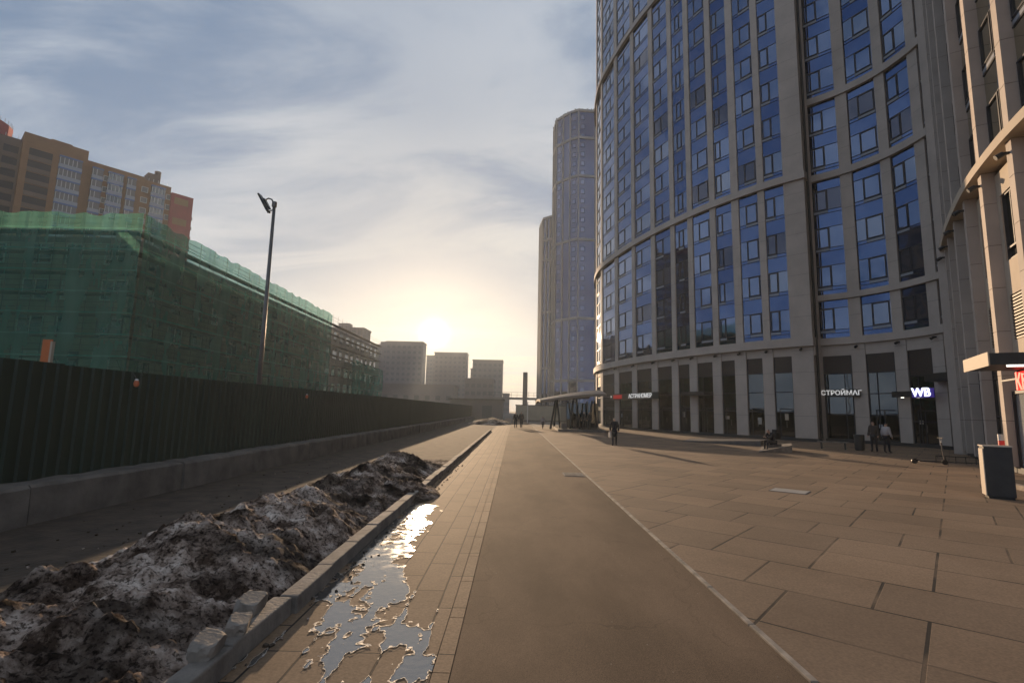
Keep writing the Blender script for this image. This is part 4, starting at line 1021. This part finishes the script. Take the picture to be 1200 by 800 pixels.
pv = thing('pavilion', 'low metro pavilion with a pale curved shell roof beyond the walking woman', 'pavilion', (7, 56, 0))
def pavilion():
    mb = MB(); nx, ny = 22, 8; k = mb.mi('roof_shell')
    for i in range(nx+1):
        u = i/nx; x = 2.45+6.2*u
        for j in range(ny+1):
            v = j/ny; yy = 50+(1-(1-u)**2)*(-1.2)+v*12
            z = 2.85+0.75*math.sin(math.pi*min(1, u*.45+.02))+.55*math.sin(math.pi*v)*(.4+.6*u)
            mb.v.append((x, yy, z))
    N0 = len(mb.v); mb.v += [(a, b, c-.22) for a, b, c in mb.v]
    q = lambda i, j: i*(ny+1)+j
    for i in range(nx):
        for j in range(ny):
            mb.f.append((q(i, j), q(i+1, j), q(i+1, j+1), q(i, j+1))); mb.m.append(k); mb.f.append((N0+q(i, j), N0+q(i, j+1), N0+q(i+1, j+1), N0+q(i+1, j))); mb.m.append(k)
    for i in range(nx):
        for j in (0, ny): mb.f.append((q(i, j), N0+q(i, j), N0+q(i+1, j), q(i+1, j))); mb.m.append(k)
    for i in (0, nx):
        for j in range(ny): mb.f.append((q(i, j), q(i, j+1), N0+q(i, j+1), N0+q(i, j))); mb.m.append(k)
    mb.obj('shell_roof', pv, smooth=False)
    for x, y_, dx in ((3.6, 52, .5), (4.6, 52, -.35), (5.4, 50.6, .3), (6.3, 50.4, -.3), (7.2, 50.6, .35), (8.0, 50.8, -.2), (4.4, 58, .3), (6.2, 58, -.3), (7.9, 58, .2)):
        MB().tube((x, y_, .1), (x+dx, y_, 3.0), .11, 'black_metal', .09).obj('column', pv)
    MB().prism([(4.15, 49.0), (8.5, 48.5), (9.4, 60), (4.4, 60)], 0, .22, 'stone_dark').obj('base', pv)
    MB().bx(5.3, 8.7, 54, 59.8, .22, 2.75, 'shop_glass').obj('glass_room', pv)
    for x in (5.3, 6.4, 7.5, 8.6): MB().bx(x, x+.09, 53.9, 53.99, .22, 2.8, 'pole_grey').obj('mullion', pv)
    MB().bx(4.5, 5.1, 50.2, 50.5, .22, .75, 'stone_dark').obj('planter', pv)
pavilion()
# distant heap of snow at the end of the verge
def heap(cx, cy, rx, ry, h, m, seed, n=26):
    mb = MB(); k = mb.mi(m)
    for i in range(n+1):
        for j in range(n+1):
            u = 2*i/n-1; v = 2*j/n-1; r = min(1, math.hypot(u, v)); z = h*(1-r*r)*(1+.5*noise.noise(Vector((u*2.5, v*2.5, seed))))
            mb.v.append((cx+u*rx, cy+v*ry, max(0, z)+.01 if r < 1 else -.05))
    for i in range(n):
        for j in range(n): a = i*(n+1)+j; mb.f.append((a, a+n+1, a+n+2, a+1)); mb.m.append(k)
    return mb
heap(-3.2, 70, 3.0, 6, .7, 'dirty_snow', 3).obj('snow_heap', kind='stuff', smooth=True)

# ------------------------------------------------------------------ snow bank, puddle
def fbm(x, y, z, o=5, h=1.0):
    return noise.fractal(Vector((x, y, z)), h, 2.1, o, noise_basis='PERLIN_ORIGINAL')
def snow():
    mb = MB(); k = mb.mi('dirty_snow')
    ys = []; y = 2.0
    while y < 19.6: ys.append(y); y += 0.016+0.0035*(y-2)
    xs = [(-5.6)+i*0.032 for i in range(int(4.75/0.032)+1)]
    nx = len(xs)
    for y in ys:
        fade = max(0.0, min(1.0, (18.8-y)/3.5)); fade = fade*fade*(3-2*fade)
        big = 0.78+0.55*noise.noise(Vector((0.3, y*.62, 4)))+.25*noise.noise(Vector((2.3, y*1.5, 9)))
        if y < 6.5: big *= .80
        spill = 0.55*math.exp(-((y-11.6)/1.3)**2)                 # tongue over the kerb
        xr = -2.22+spill*1.15 + .10*noise.noise(Vector((1, y*1.3, 2)))
        if 8 > y: xr = min(xr, -2.19)
        xl = -4.9+.45*noise.noise(Vector((5, y*.5, 1)))
        for x in xs:
            u = (x-xl)/(xr-xl)
            if 0 < u < 1:
                pr = (min(1, u/.42))**1.1 * (min(1, (1-u)/.38))**.75
                wx = x+.25*noise.noise(Vector((x*2, y*2, 7))); wy = y+.25*noise.noise(Vector((x*2, y*2, 17)))
                b = abs(fbm(wx*1.15, wy*1.15, 3.3, 4)); f = fbm(x*4.2, y*4.2, 1.1, 6, .7); g = noise.noise(Vector((x*15, y*15, 5)))+.8*noise.noise(Vector((x*34, y*34, 9)))
                z = pr*fade*(big*.46*(1+.35*noise.noise(Vector((x*1.3, y*.9, 8))))+.22*b)+ .075*f*min(1, pr*2.5)*fade + .024*g*min(1, pr*3)
                z = max(z, -.02)
            else: z = -.03
            mb.v.append((x, y, z+.01))
    for i in range(len(ys)-1):
        for j in range(nx-1):
            a = i*nx+j
            if mb.v[a][2] < -.015 and mb.v[a+1][2] < -.015 and mb.v[a+nx][2] < -.015 and mb.v[a+nx+1][2] < -.015: continue
            mb.f.append((a, a+1, a+nx+1, a+nx)); mb.m.append(k)
    o = mb.obj('snow_bank', kind='stuff', smooth=True)
    o['label'] = 'long bank of dirty melting snow between the kerb and the fence'
snow()
def loose():
    rr = random.Random(11); mb = MB()
    for i in range(300):
        y = rr.uniform(3, 18); x = rr.choice((rr.uniform(-6.8, -4.7), rr.uniform(-2.0, -1.7), rr.uniform(-6.0, -4.6))); s = rr.uniform(.005, .018)
        a = rr.uniform(0, 3); t = Vector((math.cos(a), math.sin(a), .2)).normalized(); n = t.cross(Z).normalized(); u = t.cross(n)
        mb.box((x, y, s*.5+.008), t, n, u, s, s*rr.uniform(.5, 1), s*rr.uniform(.3, .8), rr.choice(('dirty_snow', 'dirt', 'dirt')))
    mb.obj('clods', kind='stuff')
loose()
# ice chunks leaning on the kerb
for (x, y, s, r_, lb) in ((-2.20, 4.62, .135, .3, 'largest grey ice chunk on the kerb in the foreground'), (-2.10, 4.24, .11, 1.0, 'small blocky ice chunk on the kerb in front of the largest chunk'), (-2.12, 3.86, .125, .5, 'flat ice chunk on the kerb nearest the bottom edge')):
    mb = MB(); rr = random.Random(int(y*100)); bm_pts = []
    import bmesh
    bm = bmesh.new(); bmesh.ops.create_icosphere(bm, subdivisions=3, radius=s)
    for v in bm.verts:
        c = v.co; c *= 1+.38*noise.noise(c*8+Vector((y, 0, 0)))+.22*noise.noise(c*22)
        c.x = max(-s*.72, min(s*.62, c.x)); c.z = max(-s*.4, min(s*.55, c.z)); c.y = max(-s*.85, min(s*.8, c.y))*1.25
    me = bpy.data.meshes.new('ice_chunk'); bm.to_mesh(me); bm.free(); me.materials.append(MATS['kerb_stone']); me.shade_flat()
    o = bpy.data.objects.new('ice_chunk', me); COL.objects.link(o); o.location = (x, y, .16+s*.36); o.rotation_euler = (.1, .15, r_*.3)
    tag(o, lb, 'ice chunk', 'ice chunks on the kerb')

def puddle():
    x0, x1, y0, y1 = -2.0, -0.56, 2.2, 10.6; hx, hy = .018, .024
    nx = int((x1-x0)/hx); ny = int((y1-y0)/hy)
    def rb(y):   # right limit of the wet part
        pts = [(2, -.56), (4.2, -.50), (5.0, -.62), (5.6, -.88), (6.5, -1.22), (7.5, -1.42), (9.5, -1.32), (10.6, -1.55)]
        for (a, b), (c, d) in zip(pts, pts[1:]):
            if a <= y <= c: return b+(d-b)*(y-a)/(c-a)+.10*noise.noise(Vector((y*3.1, 2, 0)))+.05*noise.noise(Vector((y*9.0, 5, 0)))
        return -1.5
    def field(x, y):
        r = rb(y); d = r-x
        f = .9*fbm(x*2.6, y*1.5, 2.2, 6, .9)+.35*noise.noise(Vector((x*1.1, y*.6, 4)))
        cover = .14+.5*min(1, max(0, (y-5.6)/.9)) if y > 5.6 else .02
        edge = min(1, d/.22) if d > 0 else d*8
        # water gathers in the joints between paver rows
        jj = abs(((x+.09) / .30) % 1.0 - .5); f += .42*max(0, (jj-.36)/.14)*(1 if y < 7 else .4)
        # drier by the kerb close to the camera
        lft = -.30*max(0, min(1, (6.0-y)/2.2))*max(0, min(1, (-1.25-x)/.5))
        fine = noise.noise(Vector((x*13, y*9, 1)))+.6*noise.noise(Vector((x*29, y*20, 3)))
        wgt = max(0, min(1, (y-4.6)/2.0))
        v = f+cover*.75+lft+min(0, edge-1)*.55 + .26*fine - .05
        return v + wgt*(.42*fine if x < r-.28 else .1*fine)
    F = [[field(x0+i*hx, y0+j*hy) for i in range(nx+1)] for j in range(ny+1)]
    def clip(pts, lo, hi):
        for s, th in ((1, lo), (-1, hi)):
            if th is None: continue
            out = []
            for a, b in zip(pts, pts[1:]+pts[:1]):
                fa, fb_ = s*(a[2]-th), s*(b[2]-th)
                if fa >= 0: out.append(a)
                if (fa >= 0) != (fb_ >= 0):
                    t = fa/(fa-fb_); out.append(tuple(a[q]+(b[q]-a[q])*t for q in range(3)))
            pts = out
            if len(pts) < 3: return []
        return pts
    def build(lo, hi, z, m, name, kind):
        mb = MB(); k = mb.mi(m)
        for j in range(ny):
            for i in range(nx):
                c = [(x0+a*hx, y0+b*hy, F[b][a]) for a, b in ((i, j), (i+1, j), (i+1, j+1), (i, j+1))]
                mn = min(q[2] for q in c); mx = max(q[2] for q in c)
                if mx < lo or (hi is not None and mn > hi): continue
                for tri in ((c[0], c[1], c[2]), (c[0], c[2], c[3])):
                    pp = clip(list(tri), lo, hi)
                    if len(pp) >= 3:
                        b0 = len(mb.v); mb.v += [(q[0], q[1], z) for q in pp]; mb.f.append(tuple(range(b0, b0+len(pp)))); mb.m.append(k)
        return mb.obj(name, kind=kind)
    build(.055, None, .0125, 'water', 'puddle_water', 'structure')
    build(0.0, .055, .0165, 'ice', 'ice_crust', 'stuff')
puddle()

# ------------------------------------------------------------------ small things on the plaza
t = thing('hatch_cover', 'square light concrete cover set in the plaza pavers', 'hatch', (7.05, 13.5, 0))
d1 = Vector((math.sin(R(38.5)), math.cos(R(38.5)), 0)); d2 = Vector((d1.y, -d1.x, 0))
MB().box((7.05, 13.55, .012), d2, d1, Z, .40, .32, .006, 'cover_light').obj('lid', t); MB().box((7.05, 13.55, .010), d2, d1, Z, .43, .35, .0035, 'stone_dark').obj('frame', t)
t = thing('drain_cover', 'dark metal drain cover on the joint between asphalt and plaza', 'drain', (1.9, 15.9, 0))
MB().bx(1.5, 2.13, 15.5, 16.4, .009, .018, 'stone_dark').obj('frame', t); mb = MB()
for i in range(8): mb.bx(1.55, 2.08, 15.55+i*.1, 15.60+i*.1, .0185, .023, 'pale_strip')
mb.obj('grate', t)

# trash bin
tb = thing('trash_bin', 'tall graphite bin, its sunlit side coloured pale, on the plaza at the right', 'bin', (11.9, 13.2, 0))
tt = Vector((.86, -.51, 0)).normalized(); tn = Vector((.51, .86, 0)).normalized()
MB().box((12.0, 13.15, .66), tt, tn, Z, .265, .22, .60, 'bin_graphite').obj('body', tb, bevel=.012)
MB().box(Vector((12.0, 13.15, .64))-tt*.277, tt, tn, Z, .010, .20, .56, 'bin_rim_and_lit_side').obj('sunlit_side', tb)  # sunlit face of the dark bin, put into colour as a pale panel
MB().box((12.0, 13.15, 1.275), tt, tn, Z, .285, .24, .015, 'bin_rim_and_lit_side').box((12.0, 13.15, 1.262), tt, tn, Z, .27, .225, .01, 'black_metal').obj('lid', tb)
MB().box((12.0, 13.15, .03), tt, tn, Z, .24, .19, .03, 'black_metal').obj('base', tb)
# shop step by the right edge
st = thing('entrance_step', 'pale stone entrance step beside the graphite bin at the right edge', 'step', (15, 15, 0))
MB().prism([(14.6, 16.6), (13.3, 12.4), (14.5, 11.9), (16.0, 15.6)], 0, .14, 'pale_strip').obj('slab', st, bevel=.01)
MB().prism([(14.75, 16.4), (13.5, 12.5), (14.4, 12.1), (15.9, 15.6)], .14, .145, 'dirt').obj('mat', st)
# striped barrier post seen above the bin
bp_ = thing('barrier_post', 'red and white striped post standing behind the graphite bin', 'post', (16.9, 19.6, 0))
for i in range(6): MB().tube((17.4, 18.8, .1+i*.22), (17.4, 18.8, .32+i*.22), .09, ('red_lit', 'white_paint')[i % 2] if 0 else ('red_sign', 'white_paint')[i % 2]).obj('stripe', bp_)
MB().tube((17.4, 18.8, 0), (17.4, 18.8, .1), .16, 'black_metal').obj('base', bp_)

# long ramp and wedge at the round tower
rp = thing('ramp', 'long low stone ramp platform running along the foot of the round tower', 'ramp', (14, 31, 0))
mb = MB(); a, b, c, d = (11.6, 36.2), (15.3, 32.6), (17.0, 35.0), (13.6, 40.5)
mb.v += [(a[0], a[1], .01), (b[0], b[1], .01), (c[0], c[1], .01), (d[0], d[1], .01), (a[0], a[1], .03), (b[0], b[1], .34), (c[0], c[1], .34), (d[0], d[1], .03)]
for f in ((4, 5, 6, 7), (0, 1, 5, 4), (1, 2, 6, 5), (2, 3, 7, 6), (3, 0, 4, 7)): mb.f.append(f); mb.m.append(mb.mi('stone_dark'))
mb.obj('slope', rp)
rw = thing('wheelchair_ramp', 'short wedge shaped ramp beside the seated man with a backpack', 'ramp', (14, 28, 0))
mb = MB(); a, b, c, d = (12.75, 27.4), (14.6, 27.6), (15.6, 29.6), (14.3, 30.4)
mb.v += [(a[0], a[1], .01), (b[0], b[1], .01), (c[0], c[1], .01), (d[0], d[1], .01), (a[0], a[1], .03), (b[0], b[1], .38), (c[0], c[1], .40), (d[0], d[1], .12)]
for f in ((4, 5, 6, 7), (0, 1, 5, 4), (1, 2, 6, 5), (2, 3, 7, 6), (3, 0, 4, 7)): mb.f.append(f); mb.m.append(mb.mi('kerb_stone'))
mb.obj('slope', rw)
tr = thing('trash_bin', 'small dark round bin by the pillar, left of the standing pair', 'bin', (20.0, 29.9, 0))
MB().tube((20.1, 30.6, .05), (20.1, 30.6, .85), .24, 'bin_graphite', .27, 14).obj('body', tr); MB().tube((20.1, 30.6, .85), (20.1, 30.6, .92), .28, 'black_metal', .26, 14).obj('lid', tr); MB().tube((20.1, 30.6, 0), (20.1, 30.6, .05), .2, 'black_metal', .2, 14).obj('base', tr)
bn = thing('bench', 'low dark bench by the glass front, beside the standing pair', 'bench', (18.8, 31, 0))
MB().box((19.0, 31.3, .43), Vector((.8, -.6, 0)), Vector((.6, .8, 0)), Z, .8, .2, .03, 'kerb_stone').obj('seat', bn)
for s in (-.6, .6): MB().box((19.0+.8*s, 31.3-.6*s, .2), Vector((.8, -.6, 0)), Vector((.6, .8, 0)), Z, .04, .17, .2, 'black_metal').obj('leg', bn)

# kick scooter
ks = thing('kick_scooter', 'black kick scooter parked on the plaza before the WB doorway', 'scooter', (17.9, 22.6, 0))
dd = Vector((-.95, .3, 0)).normalized(); dn = Vector((.3, .95, 0)).normalized(); o_ = Vector((17.75, 22.5, 0))
MB().box(o_+Z*.13+dd*.0, dd, dn, Z, .42, .07, .02, 'black_metal').obj('deck', ks)
for s in (.58, -.5):
    c = o_+dd*s+Z*.11; MB().tube(c-dn*.025, c+dn*.025, .11, 'black_metal', .11, 16).obj('wheel', ks)
MB().tube(o_+dd*-.5+Z*.13, o_+dd*-.40+Z*1.12, .025, 'pole_grey').tube(o_+dd*.40+Z*.13, o_+dd*.56+Z*.2, .02, 'black_metal').obj('stem', ks)
MB().tube(o_+dd*-.40+Z*1.12-dn*.24, o_+dd*-.40+Z*1.12+dn*.24, .018, 'black_metal').box(o_+dd*-.42+Z*1.02, dd, dn, Z, .02, .04, .10, 'white_paint').obj('handlebar', ks)
rk_ = thing('bike_rack', 'low dark bicycle rack along the wall, right of the scooter', 'rack', (19.5, 23, 0))
mb = MB(); A_ = Vector((18.7, 23.4, 0)); B_ = Vector((20.2, 22.6, 0))
for z in (.06, .3): mb.tube(A_+Z*z, B_+Z*z, .02, 'black_metal')
for i in range(6): q = A_.lerp(B_, i/5); mb.tube(q+Z*0, q+Z*.32, .014, 'black_metal')
mb.obj('frame', rk_)

# ------------------------------------------------------------------ people
def skinmesh(name, verts, edges, rad, m, parent, sub=1, root=0):
    me = bpy.data.meshes.new(name); me.from_pydata([tuple(v) for v in verts], edges, []); me.materials.append(MATS[m])
    o = bpy.data.objects.new(name, me); COL.objects.link(o); o.parent = parent
    sk = o.modifiers.new('skin', 'SKIN'); sk.use_smooth_shade = True
    if not me.skin_vertices: me.skin_vertices.new()
    for i, r in enumerate(rad):
        d = me.skin_vertices[0].data[i]; d.radius = r if isinstance(r, tuple) else (r, r); d.use_root = (i == root)
    ss = o.modifiers.new('sub', 'SUBSURF'); ss.levels = sub; ss.render_levels = sub
    return o
def person(label, loc, rz, h, coat, legs, hair, pose='stand', coat_len=.55, bag=None, group=None):
    """figure faces local -Y; joints as fractions of a 1.7 m body, scaled to h"""
    t = thing('person', label, 'person', loc, group); t.rotation_euler = (0, 0, rz); k = h/1.7; t['_o'] = (0, 0, 0)
    V = lambda x, y, z: Vector((x*k, y*k, z*k))
    if pose == 'stand' or pose == 'walk':
        st = .16 if pose == 'walk' else .03
        J = dict(pel=V(0, 0, .93), ch=V(0, .0, 1.25), nk=V(0, .0, 1.44), hd=V(0, -.02, 1.53), top=V(0, -.015, 1.64), sl=V(-.17, 0, 1.38), sr=V(.17, 0, 1.38), el=V(-.23, .03, 1.10), er=V(.24, .02, 1.10), wl=V(-.25, -.08, .87), wr=V(.25, -.07, .87), hl=V(-.25, -.11, .78), hr=V(.25, -.10, .78),
                 pl=V(-.09, 0, .88), pr=V(.09, 0, .88), kl=V(-.10, -st, .50), kr=V(.10, st*.4, .50), al=V(-.10, -st*1.1, .09), ar=V(.10, st*1.8, .09), fl=V(-.11, -st*1.1-.15, .035), fr=V(.11, st*1.8-.15, .035))
    else:      # seated, leaning forward over the knees
        J = dict(pel=V(0, .12, .48), ch=V(0, -.02, .80), nk=V(0, -.12, .96), hd=V(0, -.19, 1.03), top=V(0, -.24, 1.13), sl=V(-.17, -.08, .92), sr=V(.17, -.08, .92), el=V(-.23, -.25, .68), er=V(.23, -.25, .68), wl=V(-.08, -.42, .72), wr=V(.08, -.42, .72), hl=V(-.03, -.47, .76), hr=V(.03, -.47, .76),
                 pl=V(-.09, .08, .46), pr=V(.09, .08, .46), kl=V(-.13, -.36, .50), kr=V(.13, -.36, .50), al=V(-.12, -.34, .09), ar=V(.12, -.40, .09), fl=V(-.12, -.50, .035), fr=V(.12, -.56, .035))
    names = list(J); ix = {n: i for i, n in enumerate(names)}
    E_ = [('pel', 'ch'), ('ch', 'nk'), ('nk', 'hd'), ('hd', 'top'), ('ch', 'sl'), ('ch', 'sr'), ('sl', 'el'), ('el', 'wl'), ('wl', 'hl'), ('sr', 'er'), ('er', 'wr'), ('wr', 'hr'), ('pel', 'pl'), ('pel', 'pr'), ('pl', 'kl'), ('kl', 'al'), ('al', 'fl'), ('pr', 'kr'), ('kr', 'ar'), ('ar', 'fr')]
    rd = dict(pel=(.12, .10), ch=(.13, .10), nk=.05, hd=.085, top=.07, sl=.055, sr=.055, el=.038, er=.038, wl=.025, wr=.025, hl=.035, hr=.035, pl=.08, pr=.08, kl=.055, kr=.055, al=.038, ar=.038, fl=.035, fr=.035)
    sc = lambda r, f=1.0: tuple(q*k*f for q in r) if isinstance(r, tuple) else r*k*f
    skinmesh('body', [J[n] for n in names], [(ix[a], ix[b]) for a, b in E_], [sc(rd[n]) for n in names], 'skin', t)
    # trousers and shoes
    ln = ['pel', 'pl', 'kl', 'al', 'fl', 'pr', 'kr', 'ar', 'fr']; li = {n: i for i, n in enumerate(ln)}
    skinmesh('trousers', [J[n] for n in ln], [(li[a], li[b]) for a, b in (('pel', 'pl'), ('pl', 'kl'), ('kl', 'al'), ('al', 'fl'), ('pel', 'pr'), ('pr', 'kr'), ('kr', 'ar'), ('ar', 'fr'))], [sc(rd[n], 1.25) for n in ln], legs, t)
    # coat: torso, sleeves, skirt
    vs = [J['pel'].copy(), J['ch'], J['nk']-Z*.03*k, J['sl'], J['el'], J['wl'], J['sr'], J['er'], J['wr']]; es = [(0, 1), (1, 2), (1, 3), (3, 4), (4, 5), (1, 6), (6, 7), (7, 8)]; rr = [(.17*k, .14*k), (.17*k, .14*k), .085*k, .085*k, .07*k, .055*k, .085*k, .07*k, .055*k]
    if coat_len > 0 and pose != 'sit': vs.append(V(0, .01, .93-coat_len*.7)); es.append((0, 9)); rr.append((.19*k, .15*k))
    skinmesh('coat', vs, es, rr, coat, t)
    skinmesh('hair', [J['hd']+Vector((0, .02*k, .03*k)), J['top']+Vector((0, .02*k, 0))], [(0, 1)], [.095*k, .075*k], hair, t)
    # face: nose and eyes
    mb = MB(); f = J['hd'].lerp(J['top'], .35)
    mb.box(f+Vector((0, -.10*k, -.01*k)), X, Y, Z, .010*k, .014*k, .018*k, 'skin'); mb.obj('nose', t)
    for s in (-1, 1): MB().box(f+Vector((s*.032*k, -.090*k, .02*k)), X, Y, Z, .010*k, .006*k, .006*k, 'hair_dark').obj('eye', t)
    return t, J, k
def item(name, label, cat, mb, loc, rz=0.0):
    o = mb.obj(name); o.location = loc; o.rotation_euler = (0, 0, rz); return tag(o, label, cat)
person('woman in long dark coat with pale hair walking alone across the plaza', (5.75, 30.0, .008), R(170), 1.62, 'coat_black', 'trousers', 'hair_grey', 'walk', .62)
item('handbag', 'pale bag hanging at the left hand of the lone walking woman', 'bag', MB().box((0, 0, 0), X, Y, Z, .05, .11, .14, 'bag_white').tube((0, -.07, .14), (0, .0, .26), .008, 'bag_white').tube((0, .07, .14), (0, .0, .26), .008, 'bag_white'), (5.48, 29.95, .62))
person('person in brown jacket standing in the shade by the glass front', (20.2, 29.5, .008), R(-60), 1.74, 'cloth_brown', 'trousers', 'hair_dark', 'stand', .25)
person('person in pale jacket and dark trousers standing right of the brown jacket', (20.55, 29.0, .008), R(110), 1.68, 'coat_white', 'trousers', 'hair_dark', 'stand', .0)
tm, Jm, km = person('man in black seated on the ramp edge bent over his hands', (13.9, 28.35, .02), R(-75), 1.7, 'coat_black', 'trousers', 'hair_dark', 'sit', 0)
item('backpack', 'bulky black backpack on the back of the seated man', 'backpack', MB().box((0, 0, 0), X, Y, Z, .15, .14, .24, 'coat_black').box((0, -.17, -.05), X, Y, Z, .11, .04, .14, 'black_metal'), (14.22, 28.45, .92), R(15))
item('seat_block', 'low dark block the seated man rests on', 'block', MB().bx(-.2, .2, -.25, .25, 0, .38, 'stone_dark'), (14.1, 28.4, .008), R(15))
person('distant figure in dark clothes at the end of the asphalt path, the left of two', (0.15, 55, .008), R(0), 1.7, 'coat_black', 'trousers', 'hair_dark', 'walk', .3)
person('distant figure in dark clothes at the end of the asphalt path, the right of two', (0.75, 56, .008), R(10), 1.75, 'cloth_brown', 'trousers', 'hair_dark', 'walk', .2)
person('distant child in white jacket on the far plaza left of the pavilion', (2.95, 54, .008), R(20), 1.35, 'coat_white', 'trousers', 'hair_dark', 'walk', .2)
person('dark figure under the pavilion roof, the left of the pair', (6.6, 49.6, .22), R(0), 1.72, 'coat_black', 'trousers', 'hair_dark', 'stand', .3)
person('dark figure under the pavilion roof, the right of the pair', (7.15, 49.7, .22), R(20), 1.72, 'cloth_brown', 'trousers', 'hair_dark', 'stand', .3)

# ------------------------------------------------------------------ haze
def haze():
    mb = MB(); mb.bx(-690, 690, -245, 790, -1.0, 112, 'stone'); o = mb.obj('haze', kind='stuff')
    m = bpy.data.materials.new('haze_air'); m.use_nodes = True; nt = m.node_tree; nt.nodes.clear()
    out = nt.nodes.new('ShaderNodeOutputMaterial'); v = nt.nodes.new('ShaderNodeVolumePrincipled')
    v.inputs['Color'].default_value = (0.80, 0.90, 1.0, 1); v.inputs['Density'].default_value = HAZE; v.inputs['Anisotropy'].default_value = 0.48
    nt.links.new(v.outputs[0], out.inputs['Volume']); o.data.materials.clear(); o.data.materials.append(m)
HAZE = 0.00042
haze()
for o in bpy.data.objects:
    if '_o' in o: del o['_o']
